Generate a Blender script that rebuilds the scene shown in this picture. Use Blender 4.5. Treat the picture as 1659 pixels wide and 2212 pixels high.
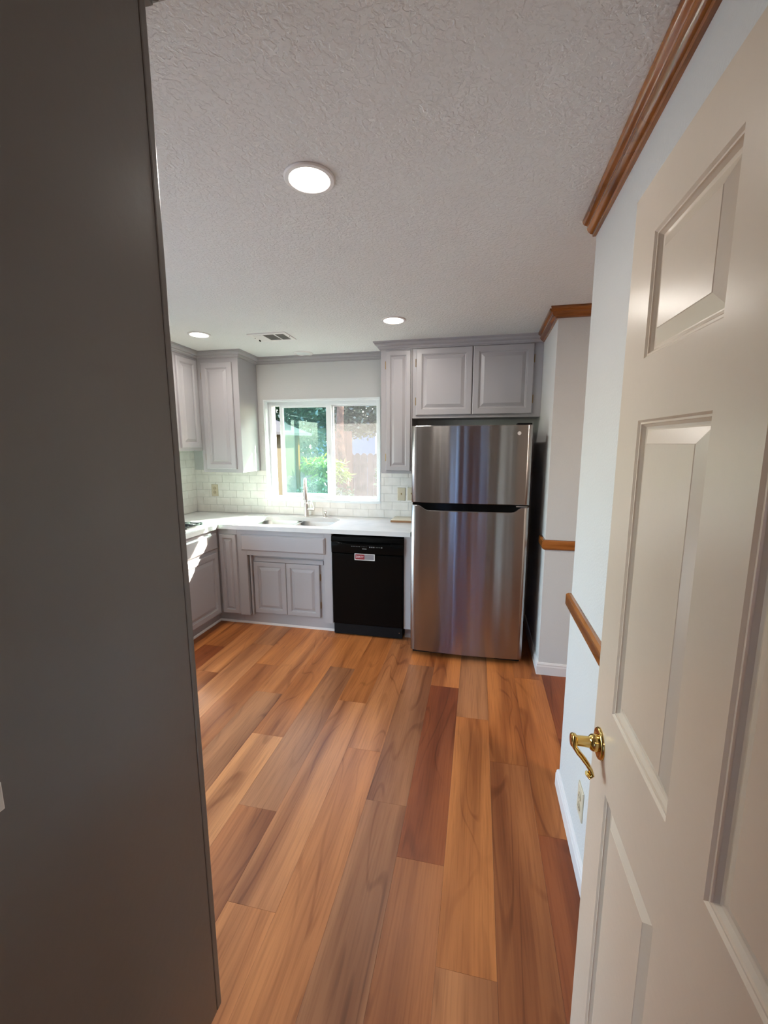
import bpy, bmesh, math, random
from mathutils import Vector, Matrix
random.seed(7)
for o in list(bpy.data.objects): bpy.data.objects.remove(o)
S = bpy.context.scene; COL = S.collection; R = math.radians

# ---------------------------------------------------------------- camera
F_PX, YAW, PITCH, ROLL, CAM_H = 930.4, 12.327, -9.0616, -0.122, 1.6068
cd = bpy.data.cameras.new('camera'); cam = bpy.data.objects.new('camera', cd); COL.objects.link(cam); S.camera = cam
a, b, c = R(YAW), R(PITCH), R(ROLL)
FW = Vector((-math.sin(a)*math.cos(b), math.cos(a)*math.cos(b), math.sin(b)))
RT = Vector((math.cos(a), math.sin(a), 0)); UP = RT.cross(FW)
R2 = RT*math.cos(c)+UP*math.sin(c); U2 = UP*math.cos(c)-RT*math.sin(c)
m = Matrix((R2, U2, -FW)).transposed().to_4x4(); m.translation = Vector((0, 0, CAM_H)); cam.matrix_world = m
cd.sensor_fit = 'VERTICAL'; cd.sensor_height = 36.0; cd.lens = 36.0*F_PX/2212; cd.clip_start = 0.02

# ---------------------------------------------------------------- world, sun, exposure
SUN = Vector((0.94, 1.0, 0.95)).normalized()
w = bpy.data.worlds.new('sky'); S.world = w; w.use_nodes = True
nt = w.node_tree; nt.nodes.clear()
wo = nt.nodes.new('ShaderNodeOutputWorld'); bg = nt.nodes.new('ShaderNodeBackground'); sk = nt.nodes.new('ShaderNodeTexSky')
sk.sky_type = 'NISHITA'; sk.sun_disc = False; sk.sun_elevation = math.asin(SUN.z); sk.sun_rotation = math.atan2(SUN.x, SUN.y)
sk.air_density = 1.0; sk.dust_density = 1.5
bg.inputs['Strength'].default_value = 0.78
nt.links.new(sk.outputs[0], bg.inputs[0]); nt.links.new(bg.outputs[0], wo.inputs[0])
sl = bpy.data.lights.new('sun', 'SUN'); sl.energy = 13.0; sl.angle = R(0.55); sl.color = (1.0, 0.95, 0.86)
so = bpy.data.objects.new('sun', sl); COL.objects.link(so); so.rotation_euler = (-SUN).to_track_quat('-Z', 'Y').to_euler(); so.location = (8, 10, 9)
S.view_settings.view_transform = 'Standard'; S.view_settings.look = 'None'; S.view_settings.gamma = 1.0
S.view_settings.use_curve_mapping = False; S.view_settings.exposure = 2.0
LAMP_POWER = 1.25; LAMP_COLOR = (1.0, 0.95, 0.89)
HALL_POWER = 3.0

# ---------------------------------------------------------------- key measures
YB = 3.914; XL = -2.84; XST = 0.455; YST = 2.99; XR = 0.417; YWE = 1.945; XFAR = 1.8; YN = 0.2; YH = -2.9
def ceil_z(y): return 2.435-0.0267*(y-2.8)
SLOPE = math.atan(0.0267)

# ---------------------------------------------------------------- materials
def mat(name, color, rough=0.5, metal=0.0, spec=0.5, bump=None, coat=0.0, noise=None, emit=None):
    mt = bpy.data.materials.new(name); mt.use_nodes = True; n = mt.node_tree; bs = n.nodes['Principled BSDF']
    bs.inputs['Base Color'].default_value = (*color, 1); bs.inputs['Roughness'].default_value = rough
    bs.inputs['Metallic'].default_value = metal; bs.inputs['Specular IOR Level'].default_value = spec
    bs.inputs['Coat Weight'].default_value = coat
    if emit: bs.inputs['Emission Color'].default_value = (*emit[0], 1); bs.inputs['Emission Strength'].default_value = emit[1]
    if bump or noise: ge = n.nodes.new('ShaderNodeNewGeometry')
    if bump:
        sc, st, dist = bump[:3]; det = bump[3] if len(bump) > 3 else 4
        nz = n.nodes.new('ShaderNodeTexNoise'); nz.inputs['Scale'].default_value = sc; nz.inputs['Detail'].default_value = det
        bp = n.nodes.new('ShaderNodeBump'); bp.inputs['Strength'].default_value = st; bp.inputs['Distance'].default_value = dist
        n.links.new(ge.outputs['Position'], nz.inputs['Vector']); n.links.new(nz.outputs[0], bp.inputs['Height'])
        n.links.new(bp.outputs[0], bs.inputs['Normal'])
    if noise:
        nz = n.nodes.new('ShaderNodeTexNoise'); nz.inputs['Scale'].default_value = noise[0]; nz.inputs['Detail'].default_value = 5
        cr = n.nodes.new('ShaderNodeValToRGB'); cr.color_ramp.elements[0].position = 0.35; cr.color_ramp.elements[1].position = 0.65
        cr.color_ramp.elements[0].color = (*noise[1], 1); cr.color_ramp.elements[1].color = (*color, 1)
        n.links.new(ge.outputs['Position'], nz.inputs['Vector']); n.links.new(nz.outputs[0], cr.inputs[0]); n.links.new(cr.outputs[0], bs.inputs['Base Color'])
    return mt
M = {}
M['wall'] = mat('wall_paint', (0.62, 0.615, 0.60), 0.55, spec=0.3, bump=(110, 0.35, 0.004, 3))
M['trim'] = mat('white_trim', (0.74, 0.70, 0.68), 0.35, bump=(60, 0.05, 0.002))
M['cab'] = mat('grey_cabinet_paint', (0.42, 0.40, 0.41), 0.34, bump=(150, 0.10, 0.002))
M['cabin'] = mat('cabinet_inside', (0.16, 0.15, 0.15), 0.7)
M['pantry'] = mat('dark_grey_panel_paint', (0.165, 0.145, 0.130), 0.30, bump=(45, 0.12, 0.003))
M['door'] = mat('cream_door_paint', (0.74, 0.625, 0.505), 0.27, bump=(55, 0.12, 0.002))
M['vinyl'] = mat('white_vinyl', (0.80, 0.83, 0.84), 0.3)
M['quartz'] = mat('white_quartz', (0.72, 0.71, 0.70), 0.16, noise=(7, (0.66, 0.65, 0.645)))
M['tile'] = mat('white_tile', (0.87, 0.83, 0.785), 0.32, noise=(14, (0.80, 0.76, 0.71)), bump=(30, 0.15, 0.002))
M['grout'] = mat('grout', (0.58, 0.56, 0.53), 0.9)
M['steel'] = mat('brushed_sink_steel', (0.42, 0.41, 0.40), 0.34, 1.0)
M['nickel'] = mat('brushed_nickel', (0.66, 0.61, 0.57), 0.28, 1.0)
M['brass'] = mat('polished_brass', (0.72, 0.50, 0.17), 0.12, 1.0)
M['hinge'] = mat('antique_brass', (0.34, 0.22, 0.09), 0.35, 1.0)
M['black'] = mat('gloss_black', (0.003, 0.003, 0.003), 0.16, spec=0.10)
M['matteblack'] = mat('matte_black', (0.006, 0.006, 0.007), 0.55, spec=0.15)
M['iron'] = mat('cast_iron', (0.02, 0.02, 0.02), 0.6)
M['ivory'] = mat('ivory_plastic', (0.62, 0.54, 0.40), 0.35)
M['dark'] = mat('dark_slot', (0.03, 0.025, 0.02), 0.6)
M['whiteplate'] = mat('white_plastic', (0.74, 0.72, 0.70), 0.35)
M['lamptrim'] = mat('lamp_trim', (0.80, 0.76, 0.74), 0.4)
M['lampoff'] = mat('lamp_lens_off', (0.78, 0.80, 0.80), 0.3)
M['red'] = mat('red_slider', (0.24, 0.008, 0.014), 0.4)
M['slider'] = mat('grey_slider', (0.26, 0.24, 0.26), 0.4)
M['letter'] = mat('pale_lettering', (0.75, 0.60, 0.60), 0.5)
M['mark'] = mat('panel_marks', (0.16, 0.17, 0.17), 0.5)
M['boardtop'] = mat('cream_board', (0.72, 0.66, 0.52), 0.4)
M['boardedge'] = mat('board_wood_edge', (0.30, 0.15, 0.07), 0.5)
M['mulch'] = mat('garden_mulch', (0.06, 0.042, 0.028), 0.9, spec=0.0, noise=(9, (0.025, 0.017, 0.011)), bump=(30, 0.6, 0.03))
M['fence'] = mat('weathered_fence', (0.12, 0.085, 0.072), 0.85, spec=0.0, noise=(6, (0.08, 0.056, 0.047)))
M['fencered'] = mat('brown_gate_wood', (0.12, 0.065, 0.045), 0.85, spec=0.0)
M['bark'] = mat('reddish_bark', (0.12, 0.055, 0.03), 0.9, noise=(12, (0.05, 0.025, 0.014)), bump=(25, 0.8, 0.03))
M['stucco'] = mat('tan_stucco', (0.055, 0.048, 0.032), 0.9, spec=0.0, bump=(60, 0.3, 0.01))
M['roof'] = mat('grey_roofing', (0.035, 0.035, 0.035), 0.8, spec=0.0)
M['orangepost'] = mat('orange_wood_post', (0.10, 0.045, 0.015), 0.7, spec=0.0)
M['bluehouse'] = mat('pale_blue_siding', (0.14, 0.17, 0.26), 0.7, spec=0.0)

def ceiling_mat():
    mt = mat('knockdown_ceiling', (0.80, 0.79, 0.775), 0.75, spec=0.2); n = mt.node_tree; bs = n.nodes['Principled BSDF']
    ge = n.nodes.new('ShaderNodeNewGeometry'); nz = n.nodes.new('ShaderNodeTexNoise'); nz.inputs['Scale'].default_value = 72; nz.inputs['Detail'].default_value = 4; nz.inputs['Distortion'].default_value = 0.25
    cr = n.nodes.new('ShaderNodeValToRGB'); cr.color_ramp.elements[0].position = 0.42; cr.color_ramp.elements[1].position = 0.56
    n2 = n.nodes.new('ShaderNodeTexNoise'); n2.inputs['Scale'].default_value = 120; n2.inputs['Detail'].default_value = 3
    ad = n.nodes.new('ShaderNodeMath'); ad.operation = 'MULTIPLY_ADD'; ad.inputs[1].default_value = 0.35
    bp = n.nodes.new('ShaderNodeBump'); bp.inputs['Strength'].default_value = 0.4; bp.inputs['Distance'].default_value = 0.006
    L = n.links.new
    L(ge.outputs['Position'], nz.inputs['Vector']); L(ge.outputs['Position'], n2.inputs['Vector']); L(nz.outputs[0], cr.inputs[0])
    L(n2.outputs[0], ad.inputs[0]); L(cr.outputs[0], ad.inputs[2]); L(ad.outputs[0], bp.inputs['Height']); L(bp.outputs[0], bs.inputs['Normal'])
    return mt
M['ceiling'] = ceiling_mat()

def wood_mat(name, along, dark, light, rough, coat=0.0, per_object=False, streak=1.0):
    """long streaks and ring figure along one world axis; planks take their tone from the object's own colour"""
    mt = mat(name, light, rough, coat=coat); n = mt.node_tree; bs = n.nodes['Principled BSDF']; L = n.links.new
    ge = n.nodes.new('ShaderNodeNewGeometry'); oi = n.nodes.new('ShaderNodeObjectInfo')
    off = n.nodes.new('ShaderNodeVectorMath'); off.operation = 'SCALE'; off.inputs[0].default_value = (31, 17, 9)
    L(oi.outputs['Random'], off.inputs['Scale'])
    ad = n.nodes.new('ShaderNodeVectorMath'); ad.operation = 'ADD'; L(ge.outputs['Position'], ad.inputs[0]); L(off.outputs[0], ad.inputs[1])
    def tex(scale, sc, det, dist=0.0):
        mp = n.nodes.new('ShaderNodeMapping'); mp.inputs['Scale'].default_value = scale; L(ad.outputs[0], mp.inputs['Vector'])
        t = n.nodes.new('ShaderNodeTexNoise'); t.inputs['Scale'].default_value = sc; t.inputs['Detail'].default_value = det; t.inputs['Distortion'].default_value = dist
        L(mp.outputs[0], t.inputs['Vector']); return t.outputs[0]
    sx = [1, 1, 1]; sx[along] = 0.07
    broad = tex((sx[0], sx[1], sx[2]), 9*streak, 2, 0.15)
    fine = tex(tuple(v if i != along else 0.035 for i, v in enumerate(sx)), 130*streak, 5, 0.2)
    ring = tex(tuple(v if i != along else 0.16 for i, v in enumerate(sx)), 5.5*streak, 1, 0.4)
    rm = n.nodes.new('ShaderNodeMath'); rm.operation = 'MULTIPLY'; rm.inputs[1].default_value = 44; L(ring, rm.inputs[0])
    si = n.nodes.new('ShaderNodeMath'); si.operation = 'SINE'; L(rm.outputs[0], si.inputs[0])
    pw = n.nodes.new('ShaderNodeMapRange'); pw.inputs['From Min'].default_value = 0.80; pw.inputs['From Max'].default_value = 1.0; L(si.outputs[0], pw.inputs[0])
    def mr(src, a0, a1, b0, b1):
        q = n.nodes.new('ShaderNodeMapRange'); q.inputs['From Min'].default_value = a0; q.inputs['From Max'].default_value = a1
        q.inputs['To Min'].default_value = b0; q.inputs['To Max'].default_value = b1; L(src, q.inputs[0]); return q.outputs[0]
    mx = n.nodes.new('ShaderNodeMix'); mx.data_type = 'RGBA'; L(mr(broad, 0.34, 0.64, 0, 1), mx.inputs['Factor'])
    mx.inputs['A'].default_value = (*dark, 1); mx.inputs['B'].default_value = (*light, 1)
    src = mx.outputs['Result']
    if per_object:
        mu = n.nodes.new('ShaderNodeMix'); mu.data_type = 'RGBA'; mu.blend_type = 'MULTIPLY'; mu.inputs['Factor'].default_value = 1
        L(src, mu.inputs['A']); L(oi.outputs['Color'], mu.inputs['B']); src = mu.outputs['Result']
    f1 = n.nodes.new('ShaderNodeMix'); f1.data_type = 'RGBA'; f1.blend_type = 'MULTIPLY'; L(mr(fine, 0.45, 0.75, 0, 0.42), f1.inputs['Factor'])
    L(src, f1.inputs['A']); f1.inputs['B'].default_value = (0.45, 0.36, 0.30, 1)
    f2 = n.nodes.new('ShaderNodeMix'); f2.data_type = 'RGBA'; f2.blend_type = 'MULTIPLY'
    msk = n.nodes.new('ShaderNodeMath'); msk.operation = 'MULTIPLY'; L(pw.outputs[0], msk.inputs[0]); L(mr(broad, 0.40, 0.62, 0.50, 0.04), msk.inputs[1])
    L(msk.outputs[0], f2.inputs['Factor']); L(f1.outputs['Result'], f2.inputs['A']); f2.inputs['B'].default_value = (0.42, 0.30, 0.22, 1)
    L(f2.outputs['Result'], bs.inputs['Base Color'])
    bp = n.nodes.new('ShaderNodeBump'); bp.inputs['Strength'].default_value = 0.08; bp.inputs['Distance'].default_value = 0.002
    L(fine, bp.inputs['Height']); L(bp.outputs[0], bs.inputs['Normal'])
    return mt
M['plank'] = wood_mat('vinyl_plank', 1, (0.50, 0.42, 0.40), (1.0, 1.0, 1.0), 0.36, per_object=True)
M['plank'].node_tree.nodes['Principled BSDF'].inputs['Specular IOR Level'].default_value = 0.32
M['oak_y'] = wood_mat('oak_trim_along_y', 1, (0.18, 0.055, 0.010), (0.42, 0.150, 0.035), 0.16, coat=0.35, streak=3.0)
M['oak_x'] = wood_mat('oak_trim_along_x', 0, (0.18, 0.055, 0.010), (0.40, 0.140, 0.032), 0.24, coat=0.12, streak=3.0)

def fridge_mat():
    mt = mat('brushed_stainless', (0.36, 0.34, 0.33), 0.22, 1.0); n = mt.node_tree; bs = n.nodes['Principled BSDF']; L = n.links.new
    bs.inputs['Anisotropic'].default_value = 0.97; bs.inputs['Anisotropic Rotation'].default_value = 0.25
    ge = n.nodes.new('ShaderNodeNewGeometry')
    mp = n.nodes.new('ShaderNodeMapping'); mp.inputs['Scale'].default_value = (9, 1, 0.35); L(ge.outputs['Position'], mp.inputs['Vector'])
    nz = n.nodes.new('ShaderNodeTexNoise'); nz.inputs['Scale'].default_value = 1.2; nz.inputs['Detail'].default_value = 1.0; L(mp.outputs[0], nz.inputs['Vector'])
    bp = n.nodes.new('ShaderNodeBump'); bp.inputs['Strength'].default_value = 0.35; bp.inputs['Distance'].default_value = 0.010; L(nz.outputs[0], bp.inputs['Height'])
    mp2 = n.nodes.new('ShaderNodeMapping'); mp2.inputs['Scale'].default_value = (3, 1, 1400); L(ge.outputs['Position'], mp2.inputs['Vector'])
    n2 = n.nodes.new('ShaderNodeTexNoise'); n2.inputs['Scale'].default_value = 1.0; L(mp2.outputs[0], n2.inputs['Vector'])
    b2 = n.nodes.new('ShaderNodeBump'); b2.inputs['Strength'].default_value = 0.03; b2.inputs['Distance'].default_value = 0.001; L(n2.outputs[0], b2.inputs['Height']); L(bp.outputs[0], b2.inputs['Normal'])
    L(b2.outputs[0], bs.inputs['Normal']); return mt
M['stainless'] = fridge_mat()

def see_through(name, tint, gloss, veil=0.0, veil_col=(0.9, 0.88, 0.86)):
    mt = bpy.data.materials.new(name); mt.use_nodes = True; n = mt.node_tree; n.nodes.clear(); L = n.links.new
    out = n.nodes.new('ShaderNodeOutputMaterial'); tr = n.nodes.new('ShaderNodeBsdfTransparent'); tr.inputs[0].default_value = (*tint, 1)
    cur = tr.outputs[0]
    if veil:
        df = n.nodes.new('ShaderNodeBsdfDiffuse'); df.inputs[0].default_value = (*veil_col, 1)
        tl = n.nodes.new('ShaderNodeBsdfTranslucent'); tl.inputs[0].default_value = (*veil_col, 1)
        a1 = n.nodes.new('ShaderNodeMixShader'); a1.inputs[0].default_value = 0.6; L(df.outputs[0], a1.inputs[1]); L(tl.outputs[0], a1.inputs[2])
        a2 = n.nodes.new('ShaderNodeMixShader'); a2.inputs[0].default_value = veil; L(cur, a2.inputs[1]); L(a1.outputs[0], a2.inputs[2]); cur = a2.outputs[0]
    if gloss:
        gl = n.nodes.new('ShaderNodeBsdfGlossy'); gl.inputs['Roughness'].default_value = 0.0
        lw = n.nodes.new('ShaderNodeLayerWeight'); lw.inputs[0].default_value = 0.5
        pw = n.nodes.new('ShaderNodeMath'); pw.operation = 'POWER'; pw.inputs[1].default_value = 5; L(lw.outputs['Facing'], pw.inputs[0])
        fr = n.nodes.new('ShaderNodeMath'); fr.operation = 'MULTIPLY_ADD'; fr.inputs[1].default_value = 0.9; fr.inputs[2].default_value = 0.035; L(pw.outputs[0], fr.inputs[0])
        a3 = n.nodes.new('ShaderNodeMixShader'); L(fr.outputs[0], a3.inputs[0]); L(cur, a3.inputs[1]); L(gl.outputs[0], a3.inputs[2]); cur = a3.outputs[0]
    L(cur, out.inputs[0]); return mt
M['greenglass'] = see_through('green_tinted_glass', (0.76, 0.94, 0.88), True, 0.02, (0.55, 0.95, 0.88))
M['glass'] = see_through('clear_glass', (0.96, 0.97, 0.96), True)
M['blueglass'] = see_through('blue_tinted_glass', (0.58, 0.74, 1.0), True)  # tint chosen to give blue streaks in the refrigerator's reflections
M['screen'] = see_through('insect_screen', (0.95, 0.93, 0.92), False, 0.04)

def leaf_mat(name, c1, c2):
    mt = bpy.data.materials.new(name); mt.use_nodes = True; n = mt.node_tree; n.nodes.clear(); L = n.links.new
    out = n.nodes.new('ShaderNodeOutputMaterial'); df = n.nodes.new('ShaderNodeBsdfDiffuse'); tl = n.nodes.new('ShaderNodeBsdfTranslucent')
    gl = n.nodes.new('ShaderNodeBsdfGlossy'); gl.inputs['Roughness'].default_value = 0.35; gl.inputs[0].default_value = (0.9, 0.9, 0.9, 1)
    ge = n.nodes.new('ShaderNodeNewGeometry'); mx = n.nodes.new('ShaderNodeMix'); mx.data_type = 'RGBA'
    L(ge.outputs['Random Per Island'], mx.inputs['Factor']); mx.inputs['A'].default_value = (*c1, 1); mx.inputs['B'].default_value = (*c2, 1)
    L(mx.outputs['Result'], df.inputs[0]); L(mx.outputs['Result'], tl.inputs[0])
    m1 = n.nodes.new('ShaderNodeMixShader'); m1.inputs[0].default_value = 0.45; L(df.outputs[0], m1.inputs[1]); L(tl.outputs[0], m1.inputs[2])
    m2 = n.nodes.new('ShaderNodeMixShader'); m2.inputs[0].default_value = 0.07; L(m1.outputs[0], m2.inputs[1]); L(gl.outputs[0], m2.inputs[2])
    L(m2.outputs[0], out.inputs[0]); return mt
M['leafdark'] = leaf_mat('dark_leaves', (0.005, 0.016, 0.006), (0.03, 0.062, 0.022))
M['leafmid'] = leaf_mat('grey_green_leaves', (0.02, 0.034, 0.015), (0.085, 0.11, 0.055))
M['leaflime'] = leaf_mat('lime_fern', (0.09, 0.17, 0.01), (0.20, 0.30, 0.02))
M['leafshrub'] = leaf_mat('shrub_leaves', (0.015, 0.045, 0.015), (0.06, 0.12, 0.045))

# ---------------------------------------------------------------- mesh helpers
class MB:
    def __init__(s): s.v = []; s.f = []
    def add(s, vs, fs):
        k = len(s.v); s.v += [tuple(p) for p in vs]; s.f += [tuple(i+k for i in f) for f in fs]; return s
    def box(s, x0, x1, y0, y1, z0, z1):
        vs = [(x, y, z) for z in (z0, z1) for y in (y0, y1) for x in (x0, x1)]
        return s.add(vs, [(0, 2, 3, 1), (4, 5, 7, 6), (0, 1, 5, 4), (2, 6, 7, 3), (0, 4, 6, 2), (1, 3, 7, 5)])
    def quad(s, *p): return s.add(p, [(0, 1, 2, 3)])
    def ring(s, o, ux, uy, n, w, h, steps, back=True):
        """rectangular rings stepping inwards: steps = [(inset, height)], closed in front and at the back"""
        o, ux, uy, n = map(Vector, (o, ux, uy, n)); vs = []; fs = []
        for ins, ht in steps:
            for (u, v) in ((ins, ins), (w-ins, ins), (w-ins, h-ins), (ins, h-ins)): vs.append(o+ux*u+uy*v+n*ht)
        for k in range(len(steps)-1):
            for i in range(4):
                j = (i+1) % 4; fs.append((4*k+i, 4*k+j, 4*k+4+j, 4*k+4+i))
        t = 4*(len(steps)-1); fs.append((t, t+1, t+2, t+3))
        if back: fs.append((3, 2, 1, 0))
        return s.add(vs, fs)
    def lathe(s, o, axis, prof, seg=32):
        """prof = [(radius, along axis)]"""
        o = Vector(o); ax = Vector(axis).normalized(); p = ax.orthogonal().normalized(); q = ax.cross(p); vs = []; fs = []
        for r, t in prof:
            for i in range(seg):
                an = 2*math.pi*i/seg; vs.append(o+ax*t+(p*math.cos(an)+q*math.sin(an))*r)
        for k in range(len(prof)-1):
            for i in range(seg):
                j = (i+1) % seg; fs.append((k*seg+i, k*seg+j, (k+1)*seg+j, (k+1)*seg+i))
        fs.append(tuple(range(seg))[::-1]); fs.append(tuple(range((len(prof)-1)*seg, len(prof)*seg)))
        return s.add(vs, fs)
    def tube(s, pts, rad, seg=12, flat=None):
        """rad: number or list; flat=(wide, thin, wide_dir) gives an oval section"""
        pts = [Vector(p) for p in pts]; n = len(pts); rad = rad if isinstance(rad, (list, tuple)) else [rad]*n; vs = []; fs = []
        up = None
        for k, p in enumerate(pts):
            t = (pts[min(k+1, n-1)]-pts[max(k-1, 0)]).normalized()
            if flat: u = Vector(flat[2]); u = (u-t*u.dot(t)).normalized()
            else: u = t.orthogonal().normalized() if up is None else (up-t*up.dot(t)).normalized()
            up = u; v = t.cross(u)
            for i in range(seg):
                an = 2*math.pi*i/seg
                if flat: vs.append(p+u*math.cos(an)*rad[k]*flat[0]+v*math.sin(an)*rad[k]*flat[1])
                else: vs.append(p+(u*math.cos(an)+v*math.sin(an))*rad[k])
        for k in range(n-1):
            for i in range(seg):
                j = (i+1) % seg; fs.append((k*seg+i, k*seg+j, (k+1)*seg+j, (k+1)*seg+i))
        fs.append(tuple(range(seg))[::-1]); fs.append(tuple(range((n-1)*seg, n*seg)))
        return s.add(vs, fs)
    def sweep(s, path, prof, side, zf):
        """profile [(out, down)] along a mitred XY path; side=+1 leaves outwards to the left of travel; zf(y) = height it hangs from"""
        P = [Vector(p) for p in path]; n = len(P); vs = []; fs = []; m = len(prof)
        dirs = [(P[i+1]-P[i]).normalized() for i in range(n-1)]
        nr = [Vector((-d.y, d.x))*side for d in dirs]
        for k in range(n):
            if k == 0: off = nr[0]
            elif k == n-1: off = nr[-1]
            else:
                s2 = nr[k-1]+nr[k]; off = s2/(s2.dot(nr[k]))
            for (o_, d_) in prof:
                q = P[k]+off*o_; vs.append((q.x, q.y, zf(q.y)-d_))
        for k in range(n-1):
            for i in range(m):
                j = (i+1) % m; fs.append((k*m+i, k*m+j, (k+1)*m+j, (k+1)*m+i))
        fs.append(tuple(range(m))[::-1]); fs.append(tuple(range((n-1)*m, n*m)))
        return s.add(vs, fs)

def wloc(o):
    v = Vector((0, 0, 0))
    while o: v += Vector(o.location); o = o.parent
    return v
def obj(name, mb, material, parent=None, bevel=0, smooth=False, loc=None, angle=35):
    """mesh in world coordinates -> ONE object; with loc the mesh is re-based on that point"""
    me = bpy.data.meshes.new(name); base = wloc(parent)+(Vector(loc) if loc is not None else Vector((0, 0, 0)))
    me.from_pydata([tuple(Vector(v)-base) for v in mb.v], [], mb.f)
    bm = bmesh.new(); bm.from_mesh(me); bmesh.ops.recalc_face_normals(bm, faces=bm.faces)
    if bevel: bmesh.ops.bevel(bm, geom=[e for e in bm.edges if len(e.link_faces) == 2 and e.calc_face_angle(0) > 0.6], offset=bevel, segments=2, affect='EDGES', profile=0.6, clamp_overlap=True)
    if smooth:
        for f in bm.faces: f.smooth = True
        for e in bm.edges:
            if len(e.link_faces) == 2 and e.calc_face_angle(0) > R(angle): e.smooth = False
    bm.to_mesh(me); bm.free(); me.materials.append(M[material] if isinstance(material, str) else material)
    o = bpy.data.objects.new(name, me); COL.objects.link(o)
    if parent: o.parent = parent
    if loc is not None: o.location = loc
    return o
def thing(name, label, cat, loc=(0, 0, 0), group=None):
    o = bpy.data.objects.new(name, None); COL.objects.link(o); o.location = loc; o.empty_display_size = 0.1
    if label: o['label'] = label
    if cat: o['category'] = cat
    if group: o['group'] = group
    return o
def tag(o, label, cat, group=None):
    o['label'] = label; o['category'] = cat
    if group: o['group'] = group
    return o
def struct(o, label=None):
    o['kind'] = 'structure'
    if label: o['label'] = label
    return o

# ================================================================ ROOM SHELL
# ---- floor and its planks
floor = struct(obj('floor', MB().box(XL-0.1, XFAR+0.1, YH-0.1, 4.05, -0.12, -0.007), 'dark'), 'floor of mixed orange and brown wood look planks')
X0, PW, PL = 0.1045, 0.1857, 1.245
ENDS = {-1: 2.045, -2: 1.655, -3: 2.30, 0: 2.38, 1: 1.438, 2: 1.68, 3: 1.99, 4: 1.146, 5: 1.532, 6: 1.99, 7: 2.375, 8: 2.705, 9: 2.99, 10: 2.526, 11: 2.892, 12: 2.35, 13: 2.8, 14: 2.1}
OR_, TAN, MED, BRN, GRY, RED, PALE = (0.68, 0.262, 0.086), (0.63, 0.255, 0.094), (0.60, 0.212, 0.060), (0.48, 0.168, 0.055), (0.47, 0.198, 0.082), (0.35, 0.096, 0.030), (0.69, 0.292, 0.108)
TONES = [OR_, TAN, MED, BRN, GRY, MED, TAN, RED]
SET = {(-2, 1.655): RED, (-2, 2.9): MED, (-3, 2.3): RED, (-3, 3.545): RED, (-1, 2.045): BRN, (-1, 3.29): MED, (0, 1.108): TAN, (0, 2.38): MED, (0, 3.625): GRY,
       (1, 1.438): BRN, (1, 2.69): RED, (1, 3.93): MED, (2, 1.68): GRY, (2, 2.92): GRY, (2, 4.16): MED, (3, 1.99): OR_, (3, 3.235): TAN, (4, 1.146): OR_, (4, 2.391): TAN, (4, 3.636): MED,
       (5, 1.532): BRN, (5, 2.777): GRY, (5, 4.02): MED, (6, 1.99): PALE, (6, 3.235): MED, (7, 2.375): GRY, (7, 3.62): OR_, (8, 2.705): BRN, (8, 3.95): MED, (9, 2.99): TAN, (10, 2.526): BRN, (10, 3.77): OR_, (11, 2.892): RED, (11, 4.1): MED}
for k in range(-9, 17):
    x1 = X0-PW*k; x0 = x1-PW
    if k == -1: x1, x0 = X0+PW, X0
    if k <= -1: x0 = X0+PW*(-k-1); x1 = x0+PW
    x0c, x1c = max(x0, XL-0.02), min(x1, XFAR)
    if x1c-x0c < 0.02: continue
    e = ENDS.get(k, 1.0+((k*0.47) % 1.2))
    while e > YH: e -= PL
    ya = e
    while ya < YB:
        yb_ = ya+PL; y0, y1 = max(ya, YH), min(yb_, YB)
        if k == 0 and abs(ya-1.135) < 0.03: y0 = ya-0.027
        if k == 0 and abs(yb_-1.135) < 0.03: y1 = yb_-0.027
        if y1-y0 > 0.02:
            tone = None
            for (kk, ee), t in SET.items():
                if kk == k and abs(ee-yb_) < 0.06: tone = t
            if tone is None: tone = random.choice(TONES)
            g = 0.0002; cx, cy = (x0c+x1c)/2, (y0+y1)/2
            p = obj('plank', MB().ring((x0c+g, y0+g, -0.007), (1, 0, 0), (0, 1, 0), (0, 0, 1), x1c-x0c-2*g, y1-y0-2*g, [(0, 0), (0, 0.0067), (0.0004, 0.007)]), 'plank', floor, loc=(cx, cy, 0))
            p.color = (*tone, 1)
        ya = yb_
# ---- ceiling (sags a little towards the window wall)
mb = MB(); y0, y1 = YH-0.1, 4.05
vs = [(x, y, ceil_z(y)+d) for d in (0, 0.12) for y in (y0, y1) for x in (XL-0.1, XFAR+0.1)]
mb.add(vs, [(0, 2, 3, 1), (4, 5, 7, 6), (0, 1, 5, 4), (2, 6, 7, 3), (0, 4, 6, 2), (1, 3, 7, 5)])
struct(obj('ceiling', mb, 'ceiling'), 'white knockdown textured ceiling')
ZT = 2.62
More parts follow.
